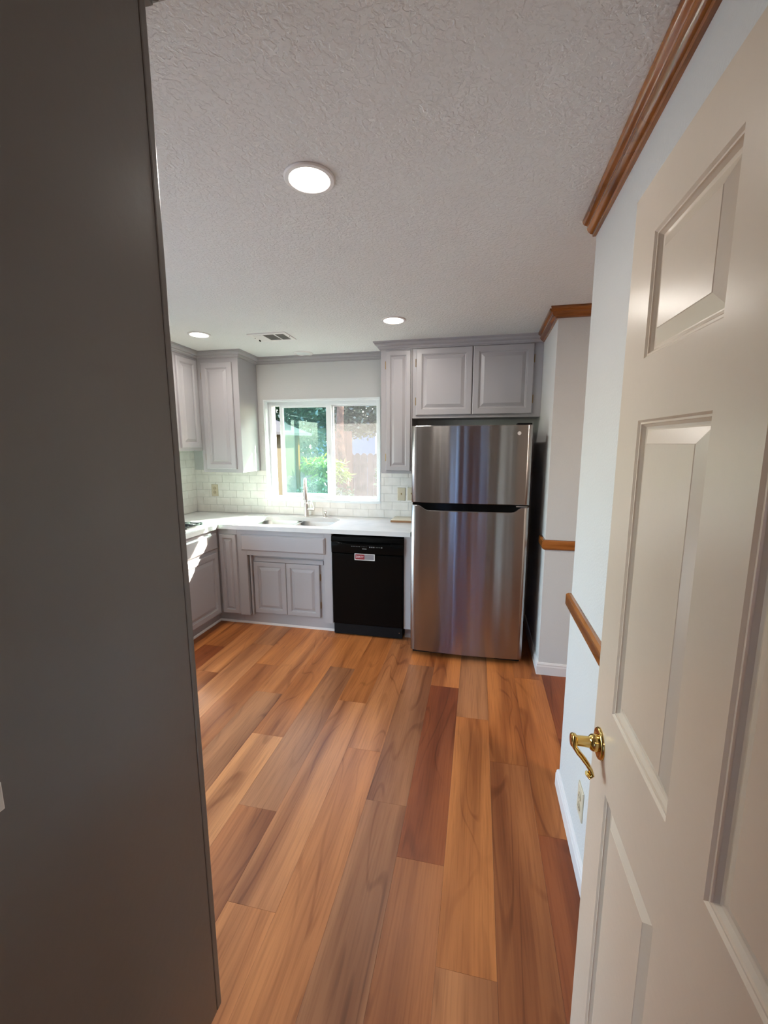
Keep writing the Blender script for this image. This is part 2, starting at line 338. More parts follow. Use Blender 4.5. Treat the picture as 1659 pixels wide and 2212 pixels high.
# ---- window wall with the opening
WX0, WX1, WZ0, WZ1 = -2.030, -0.897, 1.062, 2.008
mb = MB(); W0, W1 = YB, 4.05
mb.box(XL-0.1, WX0, W0, W1, -0.1, 2.36).box(WX1, XST+0.1, W0, W1, -0.1, 2.36).box(WX0, WX1, W0, W1, -0.1, WZ0).box(WX0, WX1, W0, W1, WZ1, 2.36)
mb.box(XL-0.1, XST+0.1, W0, W1, 2.36, ZT)
wall_back = struct(obj('wall_back', mb, 'wall'), 'pale grey wall around the window')
PD0, PD1 = 0.32, 2.32
wall_left = struct(obj('wall_left', MB().box(XL-0.1, XL, YN-0.12, PD0, -0.1, ZT).box(XL-0.1, XL, PD1, YB, -0.1, ZT).box(XL-0.1, XL, PD0, PD1, 2.05, ZT).box(XL-0.1, XL, PD0, PD1, -0.1, 0.0), 'wall'))
pd = struct(thing('door_3', 'unseen sliding glass patio door added for daylight', None, (XL-0.05, (PD0+PD1)/2, 0)))  # unseen door, added to let daylight in from the left
for q0, q1, xo in ((PD0, (PD0+PD1)/2+0.03, -0.045), ((PD0+PD1)/2-0.03, PD1, -0.080)):
    xx = XL+xo
    sf = obj('sash', MB().box(xx-0.03, xx, q0, q0+0.05, 0.01, 2.04).box(xx-0.03, xx, q1-0.05, q1, 0.01, 2.04).box(xx-0.03, xx, q0+0.05, q1-0.05, 0.01, 0.08).box(xx-0.03, xx, q0+0.05, q1-0.05, 1.98, 2.04), 'vinyl', pd)
    obj('pane', MB().box(xx-0.018, xx-0.012, q0+0.05, q1-0.05, 0.08, 1.98), 'glass', sf)
wall_right = struct(obj('wall_right', MB().box(XR, XR+0.115, YN-0.12, YWE, -0.1, ZT), 'wall', bevel=0.004), 'pale textured wall behind the open door')
wall_alcove = struct(obj('wall_alcove', MB().box(XST, XST+0.11, YST, W1, -0.1, ZT).box(XST+0.11, XFAR, YST, YST+0.11, -0.1, ZT), 'wall'), 'grey beige wall corner beside the refrigerator')
struct(obj('wall_far_right', MB().box(XFAR, XFAR+0.1, YH, YST+0.2, -0.1, ZT), 'wall'))
struct(obj('wall_near', MB().box(XL, -0.52, YN-0.12, YN, -0.1, ZT).box(0.335, XR, YN-0.12, YN, -0.1, ZT).box(-0.52, 0.335, YN-0.12, YN, 2.075, ZT).box(XR+0.115, XFAR, YN-0.12, YN, -0.1, ZT), 'wall'))
# unseen entry; blue side windows added for refrigerator reflections, front door between
mb = MB(); a0, a1 = YH-0.1, YH
mb.box(XL-0.1, -1.18, a0, a1, -0.1, ZT).box(-0.92, -0.04, a0, a1, -0.1, ZT) if False else None
HW = [(-0.80, -0.62), (0.44, 0.60)]
mb = MB().box(XL-0.1, HW[0][0], a0, a1, -0.1, ZT).box(HW[0][1], HW[1][0], a0, a1, 2.08, ZT).box(HW[1][1], XFAR+0.1, a0, a1, -0.1, ZT)
for q in HW: mb.box(q[0], q[1], a0, a1, 2.08, ZT).box(q[0], q[1], a0, a1, -0.1, 0.15)
mb.box(HW[0][1], -0.50, a0, a1, -0.1, 2.08).box(0.32, HW[1][0], a0, a1, -0.1, 2.08)
struct(obj('wall_entry', mb, 'wall'))
struct(obj('wall_entry_left', MB().box(-1.5, -1.4, YH, YN-0.12, -0.1, ZT), 'wall'))
for i, q in enumerate(HW):
    wn = struct(obj('window_%d' % (i+2), MB().box(q[0], q[0]+0.02, a0, a1, 0.15, 2.08).box(q[1]-0.02, q[1], a0, a1, 0.15, 2.08).box(q[0]+0.02, q[1]-0.02, a0, a1, 0.15, 0.17).box(q[0]+0.02, q[1]-0.02, a0, a1, 2.06, 2.08), 'trim'))
    obj('pane', MB().box(q[0]+0.02, q[1]-0.02, a0+0.04, a0+0.046, 0.17, 2.06), 'blueglass', wn)
fd = struct(obj('door_2', MB().box(-0.50, 0.32, a0+0.03, a1-0.02, -0.007, 2.08), 'oak_y'))

# ---- backsplash tiles, 3 x 6 inch running bond, each a piece
TW, TH, G = 0.1524, 0.0762, 0.0018
tile_me = {}
def tile(parent, u0, u1, z0, z1, axis):
    if u1-u0 < 0.012 or z1-z0 < 0.010: return
    key = (round(u1-u0, 3), round(z1-z0, 3), axis); d = 0.006+random.uniform(0, 0.0008)
    if axis == 'x': o_, ux, n_ = Vector((u0, YB, z0)), (1, 0, 0), (0, -1, 0)
    else: o_, ux, n_ = Vector((XL, u0, z0)), (0, 1, 0), (1, 0, 0)
    if key not in tile_me:
        mb = MB().ring((0, 0, 0), ux, (0, 0, 1), n_, u1-u0, z1-z0, [(0, 0), (0, 0.0055), (0.0012, 0.0065)])
        t = obj('tile', mb, 'tile', parent); tile_me[key] = t.data
    else:
        t = bpy.data.objects.new('tile', tile_me[key]); COL.objects.link(t); t.parent = parent
    t.location = o_+Vector(n_)*random.uniform(-0.0006, 0.0006)
def tiling(parent, axis, u_lo, u_hi, z_lo, z_hi, hole=None):
    r = 0; z = z_lo
    while z < z_hi-0.01:
        z1 = min(z+TH, z_hi); u = u_lo-(TW/2 if r % 2 else 0)
        while u < u_hi-0.01:
            a_, b_ = max(u, u_lo), min(u+TW, u_hi); zz0, zz1 = z+G/2, z1-G/2
            spans = [(a_, b_, zz0, zz1)]
            if hole and a_ < hole[1] and b_ > hole[0] and zz1 > hole[2]:
                spans = []
                if a_ < hole[0]: spans.append((a_, hole[0], zz0, zz1))
                if b_ > hole[1]: spans.append((hole[1], b_, zz0, zz1))
                if zz0 < hole[2]: spans.append((max(a_, hole[0]), min(b_, hole[1]), zz0, hole[2]))
            for s_ in spans: tile(parent, s_[0]+G/2, s_[1]-G/2, s_[2], s_[3], axis)
            u += TW
        z += TH; r += 1
ZC = 0.914
tiling(wall_back, 'x', XL+0.007, -0.515, ZC, 1.345, hole=(WX0-0.012, WX1+0.012, WZ0-0.012))
tiling(wall_left, 'y', 2.40, YB-0.001, ZC, 1.548)
gr = obj('grout', MB().box(XL+0.003, WX0-0.012, YB-0.003, YB-0.0005, ZC, 1.345).box(WX1+0.012, -0.515, YB-0.003, YB-0.0005, ZC, 1.345).box(WX0-0.012, WX1+0.012, YB-0.003, YB-0.0005, ZC, WZ0-0.012), 'grout', wall_back)
obj('grout', MB().box(XL, XL+0.003, 2.40, YB-0.003, ZC, 1.548), 'grout', wall_left)

# ---- baseboards
BASE = [(0, 0), (0.013, 0), (0.013, 0.060), (0.010, 0.068), (0.010, 0.076), (0.005, 0.086), (0, 0.088)]
def base_profile(mb, path, side):
    return mb.sweep(path, [(o_, -h) for o_, h in BASE], side, lambda y: 0.0)
struct(obj('baseboard_right', base_profile(MB(), [(XR, 0.21), (XR, YWE), (XR+0.115, YWE)], 1), 'trim'), 'white baseboard below the open door')
struct(obj('baseboard_alcove', base_profile(MB(), [(XST, 3.85), (XST, YST), (1.75, YST)], -1), 'trim'), 'white baseboard around the alcove corner')
struct(obj('baseboard_entry', base_profile(MB(), [(-1.4, 0.05), (-1.4, YH+0.01)], 1), 'trim'))

# ---- oak crown and chair rail
OAKC = [(0, 0), (0.052, 0), (0.0525, 0.006), (0.050, 0.013), (0.044, 0.019), (0.037, 0.021), (0.0335, 0.024), (0.0345, 0.030), (0.033, 0.037), (0.028, 0.045), (0.020, 0.051), (0.014, 0.053), (0.012, 0.062), (0, 0.062)]
struct(obj('trim_1', MB().sweep([(XR, 0.21), (XR, YWE+0.006)], OAKC, 1, lambda y: ceil_z(y)+0.001), 'oak_y', smooth=True, angle=38), 'glossy oak crown moulding above the open door')
t2 = struct(obj('trim_2', MB().sweep([(XST, 3.57), (XST, YST)], OAKC, -1, lambda y: ceil_z(y)+0.001), 'oak_y'), 'oak crown moulding running back to the grey cabinets')
mb = MB().sweep([(XST, YST+0.052), (XST, YST), (1.75, YST)], OAKC, -1, lambda y: ceil_z(YST)+0.001)
mb2 = MB().sweep([(XST-0.0, YST), (1.75, YST)], OAKC, -1, lambda y: ceil_z(YST)+0.001)
for i in range(len(OAKC)): mb2.v[i] = (XST-OAKC[i][0], mb2.v[i][1], mb2.v[i][2])
struct(obj('trim_3', mb2, 'oak_x'), 'oak crown moulding across the alcove corner')
# mitre the end of trim_2
RAIL = [(0, 0), (0.012, 0), (0.022, 0.006), (0.022, 0.050), (0.018, 0.058), (0.010, 0.066), (0, 0.070)]
def rail(name, path, side, top, m_, lab):
    return struct(obj(name, MB().sweep(path, RAIL, side, lambda y: top), m_, smooth=True, angle=30), lab)
rail('trim_4', [(XR, 0.21), (XR, YWE+0.004)], 1, 0.955, 'oak_y', 'oak chair rail on the wall behind the open door')
rail('trim_5', [(XST, 3.15), (XST, YST), (1.75, YST)], -1, 0.966, 'oak_x', 'oak chair rail wrapping the alcove corner')

# ================================================================ WINDOW
win = struct(thing('window_1', 'white sliding window with green tinted left sash', None, ((WX0+WX1)/2, YB, WZ0)))
# casing bead around the opening on the room side, sill and reveal lining
mb = MB(); c0, c1 = YB-0.010, YB+0.003; cw = 0.012
mb.box(WX0-cw, WX0, c0, c1, WZ0-cw, WZ1+cw).box(WX1, WX1+cw, c0, c1, WZ0-cw, WZ1+cw).box(WX0, WX1, c0, c1, WZ1, WZ1+cw).box(WX0, WX1, c0, c1, WZ0-cw-0.006, WZ0)
obj('casing', mb, 'vinyl', win, bevel=0.0015)
mb = MB(); t = 0.006
mb.box(WX0, WX0+t, YB, 3.975, WZ0, WZ1).box(WX1-t, WX1, YB, 3.975, WZ0, WZ1).box(WX0+t, WX1-t, YB, 3.975, WZ1-t, WZ1).box(WX0+t, WX1-t, YB-0.008, 3.975, WZ0, WZ0+t)
obj('reveal', mb, 'vinyl', win)
fx0, fx1, fz0, fz1 = WX0, WX1, WZ0, WZ1; fy0, fy1 = 3.975, 4.055; ft = 0.040
mb = MB().box(fx0, fx0+ft, fy0, fy1, fz0, fz1).box(fx1-ft, fx1, fy0, fy1, fz0, fz1).box(fx0+ft, fx1-ft, fy0, fy1, fz1-ft, fz1).box(fx0+ft, fx1-ft, fy0, fy1, fz0, fz0+0.022)
obj('window_frame', mb, 'vinyl', win, bevel=0.002)
# left sliding sash, slid a little to the right
sx0, sx1, sz0, sz1, st = -1.915, -1.385, fz0+0.022, fz1-ft, 0.034; sy0, sy1 = 3.990, 4.016
mb = MB().box(sx0, sx0+st, sy0, sy1, sz0, sz1).box(sx1-0.052, sx1, sy0, sy1, sz0, sz1).box(sx0+st, sx1-0.052, sy0, sy1, sz1-0.020, sz1).box(sx0+st, sx1-0.052, sy0, sy1, sz0, sz0+st)
sash = obj('sash', mb, 'vinyl', win, bevel=0.002)
obj('pane', MB().box(sx0+st, sx1-0.052, 4.001, 4.006, sz0+st, sz1-0.020), 'greenglass', sash)
# right fixed light
rx0, rx1 = -1.385, fx1-ft; gy0, gy1 = 4.020, 4.046; gt = 0.012
mb = MB().box(rx0, rx0+gt, gy0, gy1, sz0, sz1).box(rx1-gt, rx1, gy0, gy1, sz0, sz1).box(rx0+gt, rx1-gt, gy0, gy1, sz1-gt, sz1).box(rx0+gt, rx1-gt, gy0, gy1, sz0, sz0+gt)
fixed = obj('fixed_light', mb, 'vinyl', win, bevel=0.0015)
obj('pane', MB().box(rx0+gt, rx1-gt, 4.030, 4.035, sz0+gt, sz1-gt), 'glass', fixed)
obj('insect_screen', MB().box(rx0+gt, rx1-gt, 4.048, 4.0485, sz0+gt, sz1-gt), 'screen', fixed)['label'] = 'pale sunlit insect screen'
obj('latch', MB().box(-1.432, -1.410, 3.978, 3.990, 1.50, 1.56), 'vinyl', sash, bevel=0.003)

# ================================================================ CABINETS
DOORSTEP = [(0, 0), (0, 0.013), (0.002, 0.017), (0.006, 0.019), (0.044, 0.019), (0.047, 0.015), (0.050, 0.0155), (0.053, 0.0095), (0.058, 0.008), (0.061, 0.0085), (0.083, 0.0170), (0.086, 0.018)]
SLABSTEP = [(0, 0), (0, 0.010), (0.003, 0.012), (0.012, 0.019), (0.014, 0.019)]
def cab_door(parent, name, o, ux, n_, w_, h_, hinge=None, steps=DOORSTEP, scale=1.0):
    st_ = [(i*scale, h) for i, h in steps]
    d = obj(name, MB().ring(o, ux, (0, 0, 1), n_, w_, h_, st_), 'cab', parent)
    if hinge is not None:
        o, ux, n_ = Vector(o), Vector(ux), Vector(n_)
        for z in (0.085, h_-0.135):
            mb = MB(); e = -0.0075 if hinge == 'l' else w_+0.0005
            p = o+ux*e+Vector((0, 0, z)); q = ux*0.007; r_ = n_*0.007; v = Vector((0, 0, 0.052))
            pts = [p, p+q, p+q+r_, p+r_]; mb.add(pts+[x+v for x in pts], [(0, 1, 2, 3), (7, 6, 5, 4), (0, 4, 5, 1), (1, 5, 6, 2), (2, 6, 7, 3), (3, 7, 4, 0)])
            c_ = p+q/2+r_; mb.lathe(c_-Vector((0, 0, 0.006)), (0, 0, 1), [(0.001, 0), (0.0035, 0.004), (0.0035, 0.060), (0.001, 0.064)], 8)
            obj('hinge', mb, 'hinge', d)
    return d
YU = 3.584; YF = 3.304; XU = -2.505; XF = -2.22
NY = (0, -1, 0); PX = (1, 0, 0)
def ctop(y): return ceil_z(y)-0.004
UG = 'grey upper cabinets'
# upper A: left of the window
t = thing('upper_cabinet', 'tall grey upper cabinet just left of the window', 'cabinet', ((XL-2.10)/2, 3.75, 1.344), UG)
obj('body', MB().box(XU+0.002, -2.10, YU, YB-0.001, 1.344, ctop(YB)), 'cab', t, bevel=0.001)
cab_door(t, 'door', (-2.461, YU, 1.376), PX, NY, 0.305, 0.942, 'l')
# trim strip of wall finish between cabinet and window
# upper B: corner one on the left wall
t = thing('upper_cabinet', 'narrow grey upper cabinet on the left wall in the corner', 'cabinet', (-2.67, 3.4, 1.545), UG)
obj('body', MB().box(XL+0.012, XU, 3.215, YB-0.012, 1.545, ctop(YB)), 'cab', t, bevel=0.001)
cab_door(t, 'door', (XU, 3.285, 1.572), (0, 1, 0), (1, 0, 0), 0.262, 0.765, 'r', scale=0.9)
t = thing('upper_cabinet', 'short grey upper cabinet over the cooktop, partly behind the dark panel', 'cabinet', (-2.67, 2.9, 1.784), UG)
obj('body', MB().box(XL, XU, 2.45, 3.213, 1.784, ctop(3.22)), 'cab', t, bevel=0.001)
cab_door(t, 'door', (XU, 2.84, 1.905), (0, 1, 0), (1, 0, 0), 0.345, 0.44, 'r')
cab_door(t, 'door', (XU, 2.49, 1.905), (0, 1, 0), (1, 0, 0), 0.345, 0.44, 'l')
# upper D: narrow one right of the window
t = thing('upper_cabinet', 'narrow tall grey upper cabinet right of the window', 'cabinet', (-0.67, 3.75, 1.355), UG)
obj('body', MB().box(-0.806, -0.546, YU, YB, 1.355, ctop(YB)), 'cab', t, bevel=0.001)
cab_door(t, 'door', (-0.762, YU, 1.378), PX, NY, 0.206, 0.966, 'l', scale=0.8)
# over the fridge
t = thing('upper_cabinet', 'wide grey two door upper cabinet above the refrigerator', 'cabinet', (-0.04, 3.75, 1.80), UG)
obj('body', MB().box(-0.544, XST-0.001, YU, YB-0.012, 1.808, ctop(YB)), 'cab', t, bevel=0.001)
cab_door(t, 'door', (-0.512, YU, 1.832), PX, NY, 0.442, 0.520, 'l')
cab_door(t, 'door', (-0.064, YU, 1.832), PX, NY, 0.452, 0.520, 'r')
# side panel closing the fridge bay at the left, down to the floor
# crown moulding over the cabinets
GC = [(0, 0), (0.052, 0), (0.052, 0.010), (0.043, 0.012), (0.043, 0.019), (0.038, 0.028), (0.028, 0.034), (0.020, 0.035), (0.020, 0.041), (0.015, 0.050), (0.009, 0.053), (0.009, 0.060), (0, 0.060)]
c_ = obj('crown_moulding', MB().sweep([(XU, 2.45), (XU, YU), (-2.10, YU), (-2.10, YB), (-0.806, YB)], GC, -1, lambda y: ceil_z(y)+0.001), 'cab', smooth=True, angle=20)
tag(c_, 'grey crown moulding stepping from left cabinets along the window wall', 'moulding', 'grey crown mouldings')
c_ = obj('crown_moulding', MB().sweep([(-0.808, YB-0.05), (-0.808, YU-0.002), (XST-0.002, YU-0.002)], GC, -1, lambda y: ceil_z(y)+0.001), 'cab', smooth=True, angle=20)
tag(c_, 'grey crown moulding over the narrow cabinet and refrigerator cabinet', 'moulding', 'grey crown mouldings')

# base: corner unit
BG = 'grey base cabinets'
t = thing('base_cabinet', 'grey base cabinet with a tall narrow door in the corner', 'cabinet', (-2.1, 3.4, 0), BG)
mb = MB().box(XF, -2.030, YF, 3.36, 0.10, 0.876).box(XL+0.03, -2.030, 3.361, YB-0.03, 0.0, 0.876)
obj('body', mb, 'cab', t)
cab_door(t, 'door', (-2.196, YF, 0.112), PX, NY, 0.160, 0.716, 'l', scale=0.72)
# base: sink unit
t = thing('base_cabinet', 'grey sink base cabinet with two recessed doors under a false drawer', 'cabinet', (-1.6, 3.4, 0), BG)
mb = MB().box(-2.029, -1.945, YF, 3.36, 0.098, 0.876).box(-1.945, -1.236, YF, 3.36, 0.650, 0.876).box(-1.236, -1.167, YF, 3.36, 0.092, 0.876)
mb.box(-2.029, -1.167, 3.361, 3.376, 0.0, 0.876).box(-2.029, -2.012, 3.376, YB-0.03, 0, 0.876).box(-1.184, -1.167, 3.376, YB-0.03, 0, 0.876)
mb.box(-1.932, -1.918, 3.328, 3.3605, 0.092, 0.6495).box(-1.899, -1.262, 3.350, 3.3605, 0.585, 0.622)
obj('body', mb, 'cab', t, bevel=0.0012)
cab_door(t, 'false_drawer', (-1.990, YF, 0.692), PX, NY, 0.767, 0.141, steps=SLABSTEP)
cab_door(t, 'door', (-1.911, 3.3605, 0.112), PX, NY, 0.306, 0.470, 'l', scale=0.85)
cab_door(t, 'door', (-1.602, 3.3605, 0.112), PX, NY, 0.306, 0.470, 'r', scale=0.85)
# base: left run
t = thing('base_cabinet', 'grey base cabinet under the cooktop with one drawer and door', 'cabinet', (-2.5, 2.9, 0), BG)
obj('body', MB().box(XL+0.03, XF, 2.45, 3.302, 0.10, 0.876).box(XL+0.03, XF-0.055, 2.45, 3.36, 0, 0.10), 'cab', t)
cab_door(t, 'drawer', (XF, 2.62, 0.700), (0, 1, 0), (1, 0, 0), 0.655, 0.140, steps=SLABSTEP)
cab_door(t, 'door', (XF, 2.62, 0.118), (0, 1, 0), (1, 0, 0), 0.645, 0.555, 'r')
# filler right of the dishwasher
tag(obj('filler_panel', MB().box(-0.559, -0.502, YF, 3.36, 0.10, 0.876).box(-0.559, -0.502, 3.361, 3.42, 0.0, 0.876), 'cab', bevel=0.001), 'narrow grey filler strip between the dishwasher and refrigerator', 'panel')
# shoe moulding along the toe kick
tk = MB().sweep([(XF-0.055, 2.45), (XF-0.055, 3.3605), (-1.167, 3.3605)], [(0, 0), (0.010, 0), (0.009, -0.012), (0.004, -0.017), (0, -0.018)], -1, lambda y: 0.0)
struct(obj('baseboard_toe_kick', tk, 'trim'), 'thin pale shoe moulding at the foot of the base cabinets')

# ---- pantry: the tall dark panel at the left edge
t = thing('pantry_cabinet', 'tall dark grey cabinet side filling the left of the photo', 'cabinet', (-0.95, 0.52, 0))
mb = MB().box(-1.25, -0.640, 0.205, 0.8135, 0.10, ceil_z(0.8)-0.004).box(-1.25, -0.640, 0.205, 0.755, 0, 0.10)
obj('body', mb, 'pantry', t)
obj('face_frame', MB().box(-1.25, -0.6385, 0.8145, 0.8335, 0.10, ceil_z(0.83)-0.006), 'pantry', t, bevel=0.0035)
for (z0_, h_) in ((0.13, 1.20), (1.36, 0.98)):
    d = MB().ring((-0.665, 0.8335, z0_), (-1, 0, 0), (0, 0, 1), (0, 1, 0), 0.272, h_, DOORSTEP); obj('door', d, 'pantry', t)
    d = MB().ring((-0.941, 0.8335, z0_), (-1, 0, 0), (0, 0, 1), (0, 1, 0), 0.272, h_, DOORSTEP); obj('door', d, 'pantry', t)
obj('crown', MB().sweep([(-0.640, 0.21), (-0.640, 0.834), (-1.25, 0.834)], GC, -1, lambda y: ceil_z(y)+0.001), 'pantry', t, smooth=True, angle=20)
# small plate at the very edge of the frame
pl = thing('latch_plate', 'small pale plate on the dark panel at the left photo edge', 'plate', (-0.6395, 0.385, 1.098))
obj('plate', MB().ring((-0.6395, 0.352, 1.098), (0, 1, 0), (0, 0, 1), (1, 0, 0), 0.057, 0.043, [(0, 0), (0.001, 0.002), (0.003, 0.003)]), 'whiteplate', pl, bevel=0.001)

# ================================================================ COUNTERTOP, SINK, FAUCET
def rrect(x0, x1, y0, y1, r, seg=6):
    P = []
    for cx, cy, a0_ in ((x1-r, y1-r, 0), (x0+r, y1-r, 90), (x0+r, y0+r, 180), (x1-r, y0+r, 270)):
        for i in range(seg+1):
            an = R(a0_+90*i/seg); P.append((cx+r*math.cos(an), cy+r*math.sin(an)))
    return P
HX0, HX1, HY0, HY1 = -1.985, -1.225, 3.385, 3.775
inner = rrect(HX0, HX1, HY0, HY1, 0.075); cxh, cyh = (HX0+HX1)/2, (HY0+HY1)/2
OX0, OX1, OY0, OY1 = HX0-0.04, HX1+0.04, HY0-0.04, HY1+0.04
outer = []
for (x, y) in inner:
    u, v = (x-cxh)/((OX1-OX0)/2), (y-cyh)/((OY1-OY0)/2); k = max(abs(u), abs(v)); outer.append((cxh+(x-cxh)/k, cyh+(y-cyh)/k))
YCF, CT, CB = 3.279, 0.914, 0.877
mb = MB(); N = len(inner)
vs = [(x, y, CT) for x, y in inner]+[(x, y, CT) for x, y in outer]+[(x, y, CB) for x, y in inner]+[(x, y, CB) for x, y in outer]
fs = []
for i in range(N):
    j = (i+1) % N; fs += [(i, j, N+j, N+i), (2*N+i, 3*N+i, 3*N+j, 2*N+j), (i, 2*N+i, 2*N+j, j)]
mb.add(vs, fs)
XCL = -2.193; XCR = -0.505
def flatbox(mb, x0, x1, y0, y1, sides=''):
    mb.quad((x0, y0, CT), (x1, y0, CT), (x1, y1, CT), (x0, y1, CT)); mb.quad((x0, y1, CB), (x1, y1, CB), (x1, y0, CB), (x0, y0, CB))
    if 'f' in sides: mb.quad((x0, y0, CB), (x1, y0, CB), (x1, y0, CT), (x0, y0, CT))
    if 'r' in sides: mb.quad((x1, y0, CB), (x1, y1, CB), (x1, y1, CT), (x1, y0, CT))
YBK = YB-0.008
for (x0, x1, y0, y1, s_) in ((XCL, XCR, YCF, OY0, 'fr'), (XCL, XCR, OY1, YBK, 'r'), (XCL, OX0, OY0, OY1, ''), (OX1, XCR, OY0, OY1, 'r'), (XL+0.008, XCL, YCF, YBK, ''), (XL+0.008, XCL, 2.45, YCF, 'fr')):
    flatbox(mb, x0, x1, y0, y1, s_)
ct = obj('countertop', mb, 'quartz')
bm = bmesh.new(); bm.from_mesh(ct.data); bmesh.ops.remove_doubles(bm, verts=bm.verts, dist=1e-5); bmesh.ops.recalc_face_normals(bm, faces=bm.faces); bm.to_mesh(ct.data); bm.free()
tag(ct, 'white quartz L shaped countertop under the window', 'countertop')
# sink: two rounded bowls and a divider
sk_ = thing('kitchen_sink', 'stainless double bowl sink set into the white counter', 'sink', (cxh, cyh, 0.69))
def bowl(x0, x1, y0, y1):
    mb = MB(); vs = []; fs = []; lev = [(0, 0, CB-0.001), (0.004, 0, CB-0.03), (0.010, 0, CB-0.16), (0.030, 0, CB-0.185), (0.10, 0, CB-0.19)]
    rings = [rrect(x0+i_, x1-i_, y0+i_, y1-i_, max(0.065-i_*0.5, 0.02)) for i_, _, _ in lev]
    n = len(rings[0])
    for rr, (_, _, z) in zip(rings, lev): vs += [(x, y, z) for x, y in rr]
    for k in range(len(rings)-1):
        for i in range(n):
            j = (i+1) % n; fs.append((k*n+i, k*n+j, (k+1)*n+j, (k+1)*n+i))
    fs.append(tuple(range((len(rings)-1)*n, len(rings)*n))); mb.add(vs, fs)
    b_ = obj('bowl', mb, 'steel', sk_, smooth=True, angle=50)
    obj('drain', MB().lathe(((x0+x1)/2, (y0+y1)/2, CB-0.1895), (0, 0, 1), [(0.045, 0), (0.045, 0.003), (0.034, 0.002), (0.030, -0.004)], 24), 'nickel', b_)
XM = -1.615
bowl(HX0-0.006, XM-0.011, HY0-0.006, HY1+0.006); bowl(XM+0.011, HX1+0.006, HY0-0.006, HY1+0.006)
mb = MB().box(XM-0.0105, XM+0.0105, HY0, HY1, CB-0.012, CB-0.001); obj('divider', mb, 'steel', sk_, bevel=0.003)
# faucet
fx, fy = -1.602, 3.835
f = thing('kitchen_faucet', 'tall brushed nickel pull-down faucet behind the sink', 'faucet', (fx, fy, CT))
obj('base', MB().lathe((fx, fy, CT), (0, 0, 1), [(0.026, 0), (0.026, 0.006), (0.0225, 0.010), (0.0215, 0.105), (0.0205, 0.125), (0.014, 0.135)], 28), 'nickel', f, smooth=True)
pts = [(fx, fy, CT+0.12), (fx, fy, 1.16)]
for i in range(13):
    an = math.pi*i/12*0.93; rr = 0.085-0.085*math.cos(an); pts.append((fx+0.36*rr, fy-0.93*rr, 1.195+0.085*math.sin(an)))
obj('spout', MB().tube(pts, 0.0140, 16), 'nickel', f, smooth=True)
hd = Vector(pts[-1]); dn = Vector((0.04, -0.11, -1)).normalized()
h_ = obj('spray_head', MB().lathe(hd-dn*0.004, dn, [(0.0150, 0), (0.018, 0.006), (0.0195, 0.05), (0.0235, 0.085), (0.0245, 0.118), (0.021, 0.123)], 24), 'nickel', f, smooth=True)
obj('spray_button', MB().lathe(hd+dn*0.055-Vector((0.0, 0.0165, 0)), (0, -1, 0), [(0.005, 0), (0.005, 0.003)], 12), 'dark', h_)
hb = MB().tube([(fx+0.015, fy, 0.985), (fx+0.085, fy-0.004, 0.985)], 0.0125, 14).tube([(fx+0.080, fy-0.004, 0.985), (fx+0.068, fy-0.006, 1.030), (fx+0.052, fy-0.006, 1.066)], [0.008, 0.0065, 0.006], 10, flat=(1.3, 0.7, (0, 1, 0))).tube([(fx+0.052, fy-0.006, 1.066), (fx+0.026, fy-0.005, 1.066)], 0.006, 8).tube([(fx+0.030, fy-0.005, 1.066), (fx+0.032, fy-0.005, 0.996)], 0.0042, 8)
obj('handle', hb, 'nickel', f, smooth=True)
# soap dispenser
d = thing('soap_dispenser', 'short nickel soap dispenser to the right of the faucet', 'dispenser', (-1.415, 3.845, CT))
obj('base', MB().lathe((-1.415, 3.845, CT), (0, 0, 1), [(0.021, 0), (0.021, 0.005), (0.010, 0.009), (0.0095, 0.030)], 20), 'nickel', d, smooth=True)
obj('pump', MB().lathe((-1.415, 3.845, CT+0.028), (0, 0, 1), [(0.012, 0), (0.013, 0.004), (0.013, 0.026), (0.008, 0.031)], 18).tube([(-1.415, 3.845, CT+0.050), (-1.400, 3.800, CT+0.050), (-1.397, 3.793, CT+0.042)], 0.0055, 10), 'nickel', d, smooth=True)
# cutting board
cb = thing('cutting_board', 'cream board with a brown wooden edge beside the refrigerator', 'board', (-0.62, 3.78, CT))
obj('edge', MB().box(-0.748, -0.512, 3.690, 3.895, CT, CT+0.017), 'boardedge', cb, bevel=0.002)
obj('top', MB().box(-0.745, -0.515, 3.694, 3.892, CT+0.017, CT+0.022), 'boardtop', cb, bevel=0.0015)
